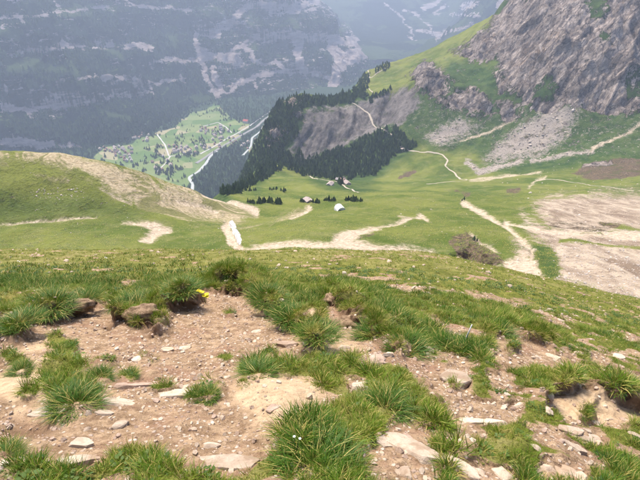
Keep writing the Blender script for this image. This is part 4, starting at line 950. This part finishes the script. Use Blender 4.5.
# lumps of earth torn from the turf edge
k = NT('torn_earth'); n1 = k.noise(14, 6, 0.7); n2 = k.noise(60, 5, 0.75)
c = k.mix(k.ss(n1, 0.35, 0.65), (0.15, 0.096, 0.058), (0.42, 0.295, 0.19)); c = k.mix(k.ss(n2, 0.55, 0.7), c, (0.42, 0.31, 0.21)); MAT_EARTH = k.done(c, 0.95, k.bump(k.math('ADD', n1, n2), 1.0, 0.03), 0.05)
def clod(u, v, wpx, hpx, seed, label):
    p = fg_hit(u, v); dist = p.y * CP - (p.z - CAMZ) * SP; w = wpx * dist / FPX; h = hpx * dist / FPX * 0.85
    bm = bmesh.new(); bmesh.ops.create_icosphere(bm, subdivisions=4, radius=1.0); P = np.array([q.co[:] for q in bm.verts])
    f = 1 + 0.28 * fbm(P[:, 0] * 1.6 + seed, P[:, 1] * 1.6 + P[:, 2] * 1.3, 4, seed) + 0.10 * fbm(P[:, 0] * 6 + seed, P[:, 1] * 6 - P[:, 2] * 5, 3, seed + 5)
    P = P * f[:, None] * np.array([w / 2, h * 0.62, h / 2]); P[:, 2] = np.where(P[:, 2] > h * 0.3, h * 0.3 + (P[:, 2] - h * 0.3) * 0.4, P[:, 2])
    for q, c_ in zip(bm.verts, P): q.co = c_
    me = bpy.data.meshes.new('earth_clod'); bm.to_mesh(me); bm.free(); me.materials.append(MAT_EARTH); me.polygons.foreach_set('use_smooth', np.ones(len(me.polygons), bool))
    o = mesh_obj('earth_clod', me, (), None, (p.x, p.y + h * 0.5, p.z - h * 0.2)); o.rotation_euler = (-0.2, 0, 0.1 * (seed % 5 - 2)); return tag(o, label, 'earth clod', 'earth clods along the turf edge')
clod(140, 318, 38, 26, 3, 'rounded brown earth clod beside a dark burrow hole'); clod(63, 309, 50, 18, 4, 'long brown earth clod under shaggy overhanging grass')
clod(178, 299, 36, 22, 5, 'dark earth clod under the turf beside the yellow flowers'); clod(352, 328, 46, 22, 6, 'crumbly pale earth clod on the slanting bank'); clod(330, 306, 16, 26, 8, 'narrow earth clod between hanging grass and the slanting bank')
# ------------------------------------------------------------------ tussocks, stick, flowers
TUS_ME = [blade_mesh('grass_tussock', 900, 0.62, 0.38, 0.95, 0.0105, 1.0, 40 + i) for i in range(3)]
for i, (u, v, r, lb) in enumerate([
    (316, 462, 0.27, 'large rounded green tussock between the sandy mound and the big tilted slab'), (258, 374, 0.20, 'tall grass tussock at the upper edge of the sandy mound'),
    (20, 371, 0.14, 'small isolated tussock on bare sandy soil'), (98, 378, 0.15, 'bright tussock at the end of a clump on bare soil'), (75, 404, 0.22, 'spreading grass tussock above the dark earth hollow'),
    (128, 376, 0.11, 'little tussock standing alone in the gravel'), (207, 396, 0.12, 'low tussock beside the long pale step slab'), (500, 334, 0.26, 'round dense tussock above the upper gravel patch'),
    (52, 306, 0.34, 'shaggy tussock overhanging the long brown earth clod'), (136, 305, 0.34, 'shaggy tussock crowning the rounded clod beside the burrow hole'), (181, 291, 0.36, 'tall tussock above the dark earth clod by the yellow flowers'), (84, 300, 0.30, 'tussock at the notch between two earth clods'),
    (238, 284, 0.36, 'tall tussock at the start of the curved turf lip'), (266, 298, 0.34, 'dark tussock midway along the curved turf lip'), (292, 318, 0.34, 'drooping tussock low on the curved turf lip'), (20, 322, 0.30, 'shaggy yellowish tussock falling over the soil edge'), (376, 336, 0.30, 'leafy tussock over the crumbly pale earth clod'), (408, 352, 0.28, 'broad tussock at the foot of the slanting bank'), (450, 352, 0.30, 'dark tussock beside the thin white stick'),
    (318, 334, 0.28, 'hanging tussock at the end of the curved turf lip'), (5, 455, 0.13, 'dark green tussock in the corner beside a pale stone'), (385, 410, 0.22, 'long dark grass tussock above the big tilted slab')]):
    p = fg_hit(u, v); o = mesh_obj('grass_tussock', TUS_ME[i % 3]); o.location = (p.x, p.y, p.z - 0.02); o.scale = (r * 1.12, r * 1.12, r * 0.68); o.rotation_euler = (-0.15, 0, i * 1.3)
    tag(o, lb, 'grass tussock', 'tussocks on the near slope')
def tube(P, R, n=6):
    V = []; F = []
    P = [Vector(p) for p in P]
    for i, p in enumerate(P):
        d = (P[min(i + 1, len(P) - 1)] - P[max(i - 1, 0)]).normalized(); a = d.orthogonal().normalized(); b = d.cross(a)
        for j in range(n): an = j * 6.283 / n; V.append(p + (a * math.cos(an) + b * math.sin(an)) * R[i])
    for i in range(len(P) - 1):
        for j in range(n): F.append((i * n + j, i * n + (j + 1) % n, (i + 1) * n + (j + 1) % n, (i + 1) * n + j))
    F.append(tuple(range(n))[::-1]); F.append(tuple((len(P) - 1) * n + j for j in range(n)))
    return V, F
MAT_STICK = plain('bleached_wood', (0.70, 0.69, 0.66), 0.7, 0.12, 40)
p = fg_hit(463.5, 345); V, F = tube([(0, 0, -0.05), (0.008, 0, 0.05), (0.024, 0.0, 0.16), (0.05, 0.0, 0.30)], [0.008, 0.0085, 0.008, 0.006])
tag(mesh_obj('stick', soup('stick', V, F, True), [MAT_STICK], None, p), 'thin bleached white stick standing in the grass', 'stick')
MAT_YEL = plain('yellow_petals', (0.80, 0.66, 0.02), 0.6, 0.1, 30); MAT_STEM = plain('green_stem', (0.07, 0.13, 0.03), 0.7, 0.2, 20); MAT_WHITE = plain('white_petals', (0.80, 0.80, 0.76), 0.6, 0.08, 30)
def flower(name, p, s, mat, label, heads):
    root = empty(name, p)
    for (x, y, z) in heads:
        V, F = tube([(0, 0, -0.03), (x * 0.5, y * 0.5, z * 0.6), (x, y, z)], [0.0025, 0.002, 0.002], 5); st = mesh_obj('stem', soup('stem', V, F, True), [MAT_STEM], root)
        V = []; F = []
        for j in range(7):
            a = j * 6.283 / 7; d1 = Vector((math.cos(a), math.sin(a), 0.25)) * s; w = Vector((-math.sin(a), math.cos(a), 0)) * s * 0.38; c = Vector((x, y, z)); b = len(V)
            V += [c, c + d1 * 0.55 + w, c + d1, c + d1 * 0.55 - w]; F.append((b, b + 1, b + 2, b + 3))
        mesh_obj('blossom', soup('blossom', V, F), [mat], root)
    tag(root, label, 'flower', None); return root
p = fg_hit(206, 303)
flower('yellow_flower', p, 0.042, MAT_YEL, 'bright yellow flowers at the gap between two turf lips', [(-0.07, -0.03, 0.25), (-0.03, -0.02, 0.225), (0.0, -0.05, 0.18), (0.035, -0.03, 0.145), (-0.10, -0.02, 0.26), (0.03, 0.0, 0.17)])
for u, v, lb in [(295, 456, 'white flower in front of the large rounded tussock'), (108, 268, 'white flower head in the tall grass above the earth clod with a hole'), (22, 272, 'white flower head in the tall grass behind the long brown earth clod')]:
    p = fg_hit(u, v); dist = p.y; flower('white_flower', p, 0.007 + 0.001 * dist, MAT_WHITE, lb, [(0, 0, 0.13 + 0.02 * dist), (0.03, 0.01, 0.10 + 0.02 * dist)])

# ------------------------------------------------------------------ conifers
k = NT('conifer_needles'); oi = k.n('ShaderNodeObjectInfo'); t = k.n('ShaderNodeAttribute'); t.attribute_type = 'INSTANCER'; t.attribute_name = 'tint'
c = k.mix(oi.outputs['Random'], (0.026, 0.052, 0.017), (0.095, 0.138, 0.044)); c = k.mix(k.noise(0.9, 3), k.mul(c, (0.7, 0.7, 0.7)), c); MAT_CON = k.done(c, 0.9, None, 0.05)
MAT_BARK = plain('conifer_bark', (0.09, 0.065, 0.045), 0.95, 0.3, 4)
def crown_mesh(name, seed, tiers, n):
    """height 1: drooping tiers of ragged boughs"""
    r = np.random.default_rng(seed); V = []; F = []
    for t in range(tiers):
        f = t / tiers; z1 = 0.10 + 0.72 * f; z2 = z1 + 0.34 * (1 - 0.45 * f); R = 0.21 * (1 - f) ** 0.85 + 0.025; b = len(V); ph = r.uniform(0, 6.28); V.append((r.normal(0, .006), r.normal(0, .006), min(z2, 1.0)))
        for j in range(2 * n):
            a = ph + j * math.pi / n; rr = R * (r.uniform(0.8, 1.2) if j % 2 == 0 else r.uniform(0.4, 0.6)); V.append((rr * math.cos(a), rr * math.sin(a), z1 + (r.uniform(-0.03, 0.02) if j % 2 == 0 else 0.06)))
        for j in range(2 * n): F.append((b, b + 1 + j, b + 1 + (j + 1) % (2 * n)))
    me = soup(name, V, F); me.materials.append(MAT_CON); return me
CROWN = [crown_mesh('crown', 60 + i, 7, 6) for i in range(3)]; CROWN_LO = [crown_mesh('conifer_far', 70 + i, 3, 3) for i in range(2)]
V, F = tube([(0, 0, -0.12), (0, 0, 0.5), (0, 0, 0.9)], [0.022, 0.013, 0.003], 6); TRUNK = soup('trunk', V, F, True); TRUNK.materials.append(MAT_BARK)
def conifer(p, h, label, group, i=0):
    root = empty('conifer', p, random.uniform(0, 6.28)); s = h * random.uniform(0.75, 1.2); wd = s * random.uniform(1.0, 1.8); root.scale = (wd, wd, s)
    mesh_obj('trunk', TRUNK, (), root); mesh_obj('crown', CROWN[i % 3], (), root)
    return tag(root, label, 'conifer', group)
clumps = [([(248, 203), (251, 203.5), (254, 204), (257, 204), (259.5, 203.5)], 8.0, 'dark conifer in the short row beside taller conifers', 'short conifer row on the alp'),
          ([(263, 203), (268, 203), (272, 203.5), (276, 204), (280, 204), (278, 202)], 10.5, 'dark conifer in the taller group beside the short row', 'taller conifer group on the alp'),
          ([(301, 202), (303, 202.5), (313, 203), (315.5, 203), (318, 203)], 6.5, 'small conifer beside the old stone ruin on the alp', 'small conifers by the ruin'),
          ([(324, 201), (326.5, 201), (329, 201.5), (331.5, 201.5), (334, 201.5)], 6.5, 'small conifer in the row behind the white shelter', 'conifer row behind the white shelter'),
          ([(346, 201), (348.5, 201), (351, 201), (353, 201.5), (355.5, 201.5), (358, 201.5), (360.5, 202)], 8.0, 'conifer in the row facing the huts beside the white shelter', 'conifer row beside the white shelter'),
          ([(218, 194), (221, 194.5), (224, 194.5), (227, 195), (230, 194), (233, 194.5), (236, 194), (239, 193.5), (229, 190), (234, 189), (238, 188)], 12.0, 'dark conifer at the alp edge behind the dry ridge', 'conifers at the alp edge'),
          ([(240, 190), (243, 190), (246, 191), (250, 191.5), (254, 191), (270, 190), (272, 190.5), (276, 190), (281, 191), (284, 192)], 8.0, 'bushy conifer on the rim of the alp meadow', 'conifers on the meadow rim'),
          ([(474, 240), (477, 241)], 3.2, 'little conifer on top of the eroded bank', None), ([(462, 201), (464, 200)], 5.0, 'dark bush conifer beside the stony path on the alp', None)]
for pxs, h, lb, gp in clumps:
    for j, q in enumerate(pxs):
        p = alp_hit(*q); conifer(p, h * random.choice((0.7, 0.95, 1.2)), lb, gp or lb, j)
        if gp and j % 3 != 2: p = alp_hit(q[0] + random.uniform(0.8, 1.8), q[1] - random.uniform(0.2, 0.9)); conifer(p, h * random.uniform(0.5, 0.9), lb, gp, j + 1)
F1 = [(262, 180), (261, 150), (267, 120), (283, 97), (330, 95), (352, 88), (360, 76), (370, 70), (388, 64), (378, 74), (364, 84), (374, 97), (345, 103), (310, 104), (300, 120), (289, 148), (305, 161), (350, 143), (378, 130), (397, 128), (407, 138), (417, 146), (396, 152), (386, 165), (372, 180), (350, 181), (325, 178), (300, 172), (285, 167)]
F2 = [[(222, 194), (240, 172), (252, 140), (264, 108), (284, 94), (284, 112), (268, 180)], [(284, 97), (332, 95), (352, 88), (346, 103), (320, 105), (300, 108)], [(374, 96), (390, 88), (392, 90), (378, 99)], [(205, 186), (240, 182), (262, 172), (262, 182), (240, 192), (210, 194)]]
cu = rng.uniform(200, 450, 34000); cv = rng.uniform(38, 196, 34000)
ins = poly_sd(F1, cu, cv) + fbm(cu / 9, cv / 9, 3, 151) * 5 > 0
for f in F2: ins |= (poly_sd(f, cu, cv) > 0) & (rng.uniform(0, 1, len(cu)) < 0.8)
for hole_c in ((293, 102, 5), (274, 134, 6), (299, 116, 4), (345, 178, 3), (285, 150, 3)): ins &= np.hypot(cu - hole_c[0], cv - hole_c[1]) > hole_c[2]
cu, cv = cu[ins], cv[ins]; got = []; cell = set()
for u_, v_ in zip(cu, cv):
    p = alp_hit(u_, v_)
    if p.y > 2250 or p.y < 500: continue
    key = (round(p.x / 4.2), round(p.y / 4.2))
    if key in cell: continue
    cell.add(key); got.append(p)
got.sort(key=lambda p: p.y)
for i, p in enumerate(got[:230]): conifer(p, random.choice((5, 7, 8, 9, 10, 13)) * random.uniform(0.8, 1.15), 'dark conifer in the wood on the hillside below the grey eroded slope', 'conifers of the hill wood', i)
rest = np.array([tuple(p) for p in got[230:]]); n = len(rest)
def forest(name, P, h, label, protos):
    P = np.asarray(P); m = len(P); idx = rng.integers(0, len(protos), m); sc = h * np.exp(rng.normal(0, 0.3, m)); wd = sc * rng.uniform(1.0, 1.9, m); S = np.stack([wd, wd, sc], -1); R = np.zeros((m, 3)); R[:, 2] = rng.uniform(0, 6.28, m)
    for i, q in enumerate(protos):
        s = idx == i
        if s.any(): scatter(name, P[s], R[s], S[s], rng.uniform(0, 1, s.sum()), q, label, 'forest')
CROWN_P = [proto(c) for c in CROWN]; CROWN_LP = [proto(c) for c in CROWN_LO]
forest('hill_forest', rest, 8.5, 'dense conifer wood covering the hill beyond the meadow', CROWN_P)
# far mountainside
s = rng.uniform(0, 1, (2, 150000)); jj = (s[0] * (len(ma_a) - 1)).astype(int); ii = np.interp(s[1], np.linspace(0, 1, 400) ** 1.0, np.arange(400)).astype(int)
ii = np.clip(ii, 0, 388); kp = (d[ii, jj] > 4) & (mrock[ii, jj] < 0.35) & (mgreen[ii, jj] < 0.55 + 0.2 * rng.uniform(-1, 1, len(ii))) & (MZ[ii, jj] < 300) & (Vm[ii, jj] > -60)
kp &= fbm(MX[ii, jj] / 110, MY[ii, jj] / 110, 4, 161) > -0.28
kp &= steep[ii, jj] < 2.2
ii, jj = ii[kp], jj[kp]; P = np.stack([MX[ii, jj] + rng.uniform(-4, 4, len(ii)), MY[ii, jj] + rng.uniform(-4, 4, len(ii)), MZ[ii, jj] - 2], -1)
forest('mountain_forest', P, 22, 'blue green conifer forest on the far mountainside', CROWN_LP)
# valley woods and field trees
uu = rng.uniform(60, 300, 16000); vv = rng.uniform(92, 200, 16000); gx, gy = val_pt(uu, vv)
fmv = np.full(uu.shape, -1e9)
for p in fields: fmv = np.maximum(fmv, poly_sd(p, uu, vv))
roadd = strokes_sd([([(196, 163), (210, 154), (237, 138), (256, 127), (282, 106)], 2.4), ([(193, 190), (188.5, 178), (198, 172), (210, 156)], 2.5), ([(243, 155), (251, 146), (252, 138), (275, 122)], 2.2)], uu, vv)
wood_in = np.maximum(poly_sd([(199, 172), (211, 158), (222, 152), (247, 156), (262, 150), (262, 172), (240, 188), (205, 196), (195, 190)], uu, vv), poly_sd([(196, 118), (222, 106), (262, 98), (280, 104), (262, 114), (240, 124), (232, 116), (215, 112)], uu, vv))
kp = ((fmv < -0.5) | (wood_in > 0) | ((fmv > 0) & (rng.uniform(0, 1, len(uu)) < 0.02)) | ((fbm(uu / 7, vv / 4, 3, 171) > 0.5) & (fmv > 0))) & (roadd < 0)
P = np.stack([gx, gy, zval(gx, gy)], -1)[kp]
forest('valley_wood', P, 16, 'dark woods and field trees on the valley floor', CROWN_LP)

# ------------------------------------------------------------------ buildings
MAT_WALL = plain('whitewashed_wall', (0.48, 0.44, 0.40), 0.9, 0.08, 0.8); MAT_WOOD = plain('weathered_timber', (0.24, 0.16, 0.11), 0.9, 0.25, 1.5)
MAT_ROOF = plain('red_brown_roof', (0.30, 0.19, 0.16), 0.9, 0.25, 0.5); MAT_GREY = plain('grey_roof', (0.36, 0.32, 0.32), 0.85, 0.2, 0.5); MAT_RED = plain('red_roof', (0.55, 0.16, 0.13), 0.85, 0.15, 0.5)
MAT_PALE = plain('pale_pinkish_roof', (0.36, 0.30, 0.275), 0.9, 0.15, 0.6); MAT_GLASS_SHADE = plain('dark_window_doorway_shade', (0.03, 0.035, 0.04), 0.3, 0.1, 1); MAT_STONEWALL = plain('rubble_wall', (0.50, 0.42, 0.36), 0.95, 0.3, 1.2)
def gable(w, l, h, rh, ov=0.5):
    a, b = w / 2, l / 2
    Vw = [(-a, -b, -2.5), (a, -b, -2.5), (a, b, -2.5), (-a, b, -2.5), (-a, -b, h), (a, -b, h), (a, b, h), (-a, b, h), (0, -b, h + rh), (0, b, h + rh)]
    Fw = [(0, 1, 5, 8, 4), (2, 3, 7, 9, 6), (1, 2, 6, 5), (3, 0, 4, 7)]
    s = rh / a; A = a + ov; B = b + ov; zl = h - ov * s + 0.05; zr = h + rh + 0.05; th = 0.3
    Vr = [(-A, -B, zl), (0, -B, zr), (A, -B, zl), (A, B, zl), (0, B, zr), (-A, B, zl)]; Vr += [(x, y, z + th) for x, y, z in Vr]
    Fr = [(6, 7, 10, 11), (7, 8, 9, 10), (0, 5, 4, 1), (1, 4, 3, 2), (0, 1, 7, 6), (1, 2, 8, 7), (3, 4, 10, 9), (4, 5, 11, 10), (5, 0, 6, 11), (2, 3, 9, 8)]
    return Vw, Fw, Vr, Fr
def box(x0, x1, y0, y1, z0, z1):
    V = [(x0, y0, z0), (x1, y0, z0), (x1, y1, z0), (x0, y1, z0), (x0, y0, z1), (x1, y0, z1), (x1, y1, z1), (x0, y1, z1)]
    return V, [(0, 3, 2, 1), (4, 5, 6, 7), (0, 1, 5, 4), (1, 2, 6, 5), (2, 3, 7, 6), (3, 0, 4, 7)]
def hut(name, p, w, l, h, rh, rz, wm, rm, label, group=None):
    root = empty(name, p, rz); Vw, Fw, Vr, Fr = gable(w, l, h, rh)
    mesh_obj('wall', soup('wall', Vw, Fw), [wm], root); rf = mesh_obj('roof', soup('roof', Vr, Fr), [rm], root)
    V, F = box(w * 0.18, w * 0.18 + 0.7, 0.3, 1.0, h + rh * 0.3, h + rh + 0.9); mesh_obj('chimney', soup('chimney', V, F), [MAT_STONEWALL], rf)
    V, F = box(-0.55, 0.55, -l / 2 - 0.08, -l / 2 + 0.05, -0.3, 2.0); mesh_obj('door', soup('door', V, F), [MAT_WOOD], root)
    for x in (-w * 0.3, w * 0.3):
        V, F = box(x - 0.5, x + 0.5, -l / 2 - 0.06, -l / 2 + 0.05, 1.0, 2.1); mesh_obj('window', soup('window', V, F), [MAT_GLASS_SHADE], root)
    return tag(root, label, 'hut', group)
hut('alpine_hut', alp_hit(347, 184.5), 9, 13, 3.8, 2.8, 0.35, MAT_STONEWALL, MAT_PALE, 'largest pale roofed hut of the farm on the alp')
hut('alpine_hut', alp_hit(338.5, 181), 7, 9, 3.6, 2.4, 1.1, MAT_WOOD, MAT_GREY, 'small grey roofed hut above the farm track', None)
hut('alpine_hut', alp_hit(330, 185.5), 9, 13, 3.2, 2.6, -0.4, MAT_WALL, MAT_PALE, 'low pale barn standing downhill of the farm track')
hut('alpine_hut', alp_hit(342, 181.5), 8, 10, 3.4, 2.8, 0.9, MAT_WOOD, MAT_ROOF, 'brown timber hut right behind the largest farm hut')
hut('alpine_hut', alp_hit(403, 150), 10, 8, 3.2, 2.0, 0.2, MAT_WALL, MAT_PALE, 'white hut at the junction of the hill tracks')
hut('alpine_hut', alp_hit(308, 201.5), 7, 9, 2.2, 1.4, 0.5, MAT_STONEWALL, MAT_PALE, 'low stone ruin hut between small conifers on the alp')
# white barrel-roofed shelter
p = alp_hit(340, 210); root = empty('barrel_shelter', p, 0.35)
R, L = 4.4, 9.0; V = []; F = []; n = 14
for y in (-L / 2, L / 2):
    for rr in (R, R - 0.18):
        for j in range(n + 1): a = math.pi * j / n; V.append((rr * math.cos(a), y, rr * 1.05 * math.sin(a) - 1.2 * (j in (0, n))))
m1 = n + 1
for j in range(n):
    F += [(j, j + 1, 2 * m1 + j + 1, 2 * m1 + j), (m1 + j + 1, m1 + j, 3 * m1 + j, 3 * m1 + j + 1), (j + 1, j, m1 + j, m1 + j + 1), (2 * m1 + j, 2 * m1 + j + 1, 3 * m1 + j + 1, 3 * m1 + j)]
MAT_SHEET = plain('white_sheeting', (0.66, 0.66, 0.64), 0.6, 0.04, 0.5)
mesh_obj('cover', soup('cover', V, F, False), [MAT_SHEET], root)
def arch_wall(y, nm, mat, cut):
    V = []; F = []; pts = [((R - 0.2) * math.cos(math.pi * j / n), (R - 0.2) * 1.05 * math.sin(math.pi * j / n)) for j in range(n + 1)]
    for yy in (y - 0.06, y + 0.06): V += [(x, yy, z) for x, z in pts]
    F = [tuple(range(m1)), tuple(range(2 * m1 - 1, m1 - 1, -1))] + [(j, m1 + j, m1 + j + 1, j + 1) for j in range(n)]
    return mesh_obj(nm, soup(nm, V, F), [mat], root)
arch_wall(L / 2 - 0.3, 'end_wall', MAT_SHEET, 0); fw = arch_wall(-L / 2 + 0.3, 'front_wall', MAT_SHEET, 0)
V, F = box(-3.4, -0.6, -L / 2 + 0.05, -L / 2 + 0.2, -0.8, 2.3); mesh_obj('doorway', soup('doorway', V, F), [MAT_GLASS_SHADE], root)  # dark panel on the front wall, coloured as the shade inside the open doorway
tag(root, 'white barrel roofed shelter standing alone on the green alp', 'shelter')
# snow left in the gully
sp = [(229.5, 221), (233, 220), (235, 224), (237, 229), (240, 235), (241.5, 240), (241, 244), (238, 245), (236, 240), (232.5, 233), (231.5, 229), (229.5, 225)]
sp = [(a[0] + (b[0] - a[0]) * f + random.uniform(-0.7, 0.7), a[1] + (b[1] - a[1]) * f + random.uniform(-0.4, 0.4)) for a, b in zip(sp, sp[1:] + sp[:1]) for f in (0, 0.25, 0.5, 0.75)]
c3 = [alp_hit(*q) for q in sp]; cen = sum(c3, Vector()) / len(c3); V = []; F = []; m_ = len(c3)
rings = [(1.0, 0.02), (0.8, 0.35), (0.5, 0.45), (0.2, 0.5)]
for f, zz in rings:
    for q in c3: x = cen.x + (q.x - cen.x) * f; y = cen.y + (q.y - cen.y) * f; V.append((x, y, float(alp_z(x, y)) + zz))
V.append((cen.x, cen.y, float(alp_z(cen.x, cen.y)) + 0.5))
for r_ in range(3):
    for j in range(m_): F.append((r_ * m_ + j, r_ * m_ + (j + 1) % m_, (r_ + 1) * m_ + (j + 1) % m_, (r_ + 1) * m_ + j))
for j in range(m_): F.append((3 * m_ + j, 3 * m_ + (j + 1) % m_, 4 * m_))
tag(mesh_obj('snow_patch', soup('snow_patch', V, F, True), [plain('old_snow', (0.46, 0.43, 0.42), 0.85, 0.25, 0.35)]), 'long white patch of old snow left in the gully by the path', 'snow')

# village houses
def house_mesh(nm, w, l, h, rh, wm, rm):
    Vw, Fw, Vr, Fr = gable(w, l, h, rh, 0.9); o = len(Vw); me = soup(nm, Vw + Vr, Fw + [tuple(i + o for i in f) for f in Fr]); me.materials.append(wm); me.materials.append(rm)
    me.polygons.foreach_set('material_index', np.array([0] * len(Fw) + [1] * len(Fr), np.int32)); return me
HM = [house_mesh('house', 11, 14, 7, 4.5, MAT_WALL, MAT_ROOF), house_mesh('house', 10, 12, 6, 4, MAT_WOOD, MAT_ROOF), house_mesh('house', 14, 20, 9, 5, MAT_WALL, MAT_PALE), house_mesh('house', 11, 16, 7, 4.5, MAT_WALL, MAT_GREY), house_mesh('house', 13, 22, 9, 6, MAT_WALL, MAT_RED)]
VILL = [((100, 132, 148, 164), 30, 'house in the dense village cluster above the dry ridge'), ((134, 150, 134, 143), 13, 'house in the small hamlet under the forested slope'), ((168, 198, 146, 154), 17, 'house along the road through the valley fields'),
        ((198, 232, 124, 150), 34, 'house scattered across the wooded middle of the village'), ((233, 268, 128, 150), 18, 'house between the railway and the pale river'), ((152, 172, 156, 172), 7, 'farmhouse on the open fields beside the lane')]
for (u0, u1, v0, v1), cnt, lb in VILL:
    placed = []; tries = 0
    while len(placed) < cnt and tries < 900:
        tries += 1; u_, v_ = random.uniform(u0, u1), random.uniform(v0, v1)
        if u0 == 100 and (v_ > 151 + (u_ - 100) * 0.42 or v_ < 147): continue
        x, y = (float(q) for q in val_pt(u_, v_))
        if any(math.hypot(x - a, y - b) < 19 for a, b in placed): continue
        placed.append((x, y)); hk = random.randrange(4); o = mesh_obj('house', HM[hk]); o.location = (x, y, float(zval(np.array(x), np.array(y))) + 0.8); o.rotation_euler = (0, 0, random.choice([0.4, 0.5, 2.0, 0.45]) + random.uniform(-0.2, 0.2))
        sc = random.uniform(0.85, 1.2); o.scale = (sc, sc, sc); hl = ['white walled brown roofed ', 'dark timber brown roofed ', 'large white pale roofed ', 'white walled grey roofed '][hk] + lb; tag(o, hl, 'house', hl.replace('house', 'houses', 1))
x, y = (float(q) for q in val_pt(246, 123)); o = mesh_obj('house', HM[4]); o.location = (x, y, VZ + 2); o.rotation_euler = (0, 0, 1.2); o.scale = (1.5, 1.5, 1.5); tag(o, 'large house with a bright red roof near the railway', 'house')

# boulders and scree on the alp and the mountain
BLD = [proto(stone_mesh('boulder', 1, 0.9, 0.7, 950 + i, False, MAT_STONE_FAR, 1)) for i in range(2)]
ok = (scree > 0.45) & (edge > 0) & (np.abs(AX) < 0.85 * AY)
ok &= ~((lab == 2))
i2, j2 = np.nonzero(ok); pk = rng.integers(0, len(i2), 9000); i2, j2 = i2[pk], j2[pk]
P = np.stack([AX[i2, j2] + rng.uniform(-2, 2, 9000), AY[i2, j2] + rng.uniform(-2, 2, 9000), AZ[i2, j2]], -1); P[:, 2] = alp_z(P[:, 0], P[:, 1])
sz = np.exp(rng.normal(0, 0.55, 9000)) * np.where(P[:, 1] > 800, 1.7, 0.32)
R = rng.uniform(0, 6.28, (9000, 3)); R[:, :2] *= 0.1
hf = rng.uniform(0, 1, 9000) < 0.5
for i in range(2): s = hf == bool(i); scatter('scree_boulders', P[s], R[s], sz[s], np.zeros(s.sum()), BLD[i], 'loose scree boulders on the slopes below the rock face', 'scree')
spots = [(rng.uniform(32, 86, 70), rng.uniform(188, 201, 70), 0.8), (rng.uniform(20, 250, 120), rng.uniform(160, 236, 120), 0.6), (rng.uniform(330, 480, 60), rng.uniform(196, 236, 60), 0.7), (rng.uniform(500, 640, 120), rng.uniform(118, 200, 120), 1.9)]
P = []; S = []
for a, b, s in spots:
    for q in zip(a, b):
        p = alp_hit(*q)
        if 200 < p.y < 1300: P.append(tuple(p)); S.append(s * math.exp(random.gauss(0, 0.35)))
R = rng.uniform(0, 6.28, (len(P), 3)); R[:, :2] *= 0.1
scatter('pasture_stones', P, R, np.array(S), np.zeros(len(P)), BLD[0], 'pale stones dotted over the alpine pasture', 'stones')

# coarse pasture tufts give the alp and the ridge their nap
ok = (AY < 640) & (dirt < 0.35) & (scree < 0.35) & (edge > 1) & (np.abs(AX) < 0.9 * AY)
i2, j2 = np.nonzero(ok); pk = rng.integers(0, len(i2), 52000); i2, j2 = i2[pk], j2[pk]; m = len(i2)
X = AX[i2, j2] + rng.uniform(-1.5, 1.5, m); Y = AY[i2, j2] + rng.uniform(-1.5, 1.5, m); cl = fbm(X / 9, Y / 9, 3, 181); kp = rng.uniform(0, 1, m) < np.clip(0.45 + 0.9 * cl, 0.05, 1); X, Y, cl = X[kp], Y[kp], cl[kp]; m = len(X)
R = np.zeros((m, 3)); R[:, 2] = rng.uniform(0, 6.28, m); sz = rng.uniform(0.7, 1.9, m)
scatter('pasture_tufts', np.stack([X, Y, alp_z(X, Y) - 0.05], -1), R, np.stack([sz * 1.3, sz * 1.3, sz * 0.42], -1), np.clip(0.25 - 0.3 * cl + rng.normal(0, 0.3, m), 0, 1), G_FAR[0], 'coarse grass tufts all over the green alp and ridge', 'grass')
# ------------------------------------------------------------------ haze: one closed box of even, pale air
V, F = box(-9000, 9000, -700, 13000, VZ - 120, 900)
hz = bpy.data.materials.new('valley_haze'); hz.use_nodes = True; t = hz.node_tree; t.nodes.clear(); o_ = t.nodes.new('ShaderNodeOutputMaterial'); pv = t.nodes.new('ShaderNodeVolumePrincipled')
pv.inputs['Color'].default_value = (0.60, 0.74, 1.0, 1); pv.inputs['Density'].default_value = 0.000125; pv.inputs['Anisotropy'].default_value = 0.2
t.links.new(pv.outputs[0], o_.inputs['Volume'])
tag(mesh_obj('haze', soup('haze', V, F), [hz]), 'pale blue haze filling the valley air', 'haze', kind='stuff')
print('trees', len(got), 'tris', sum(len(m.loop_triangles) or len(m.polygons) * 2 for m in bpy.data.meshes))
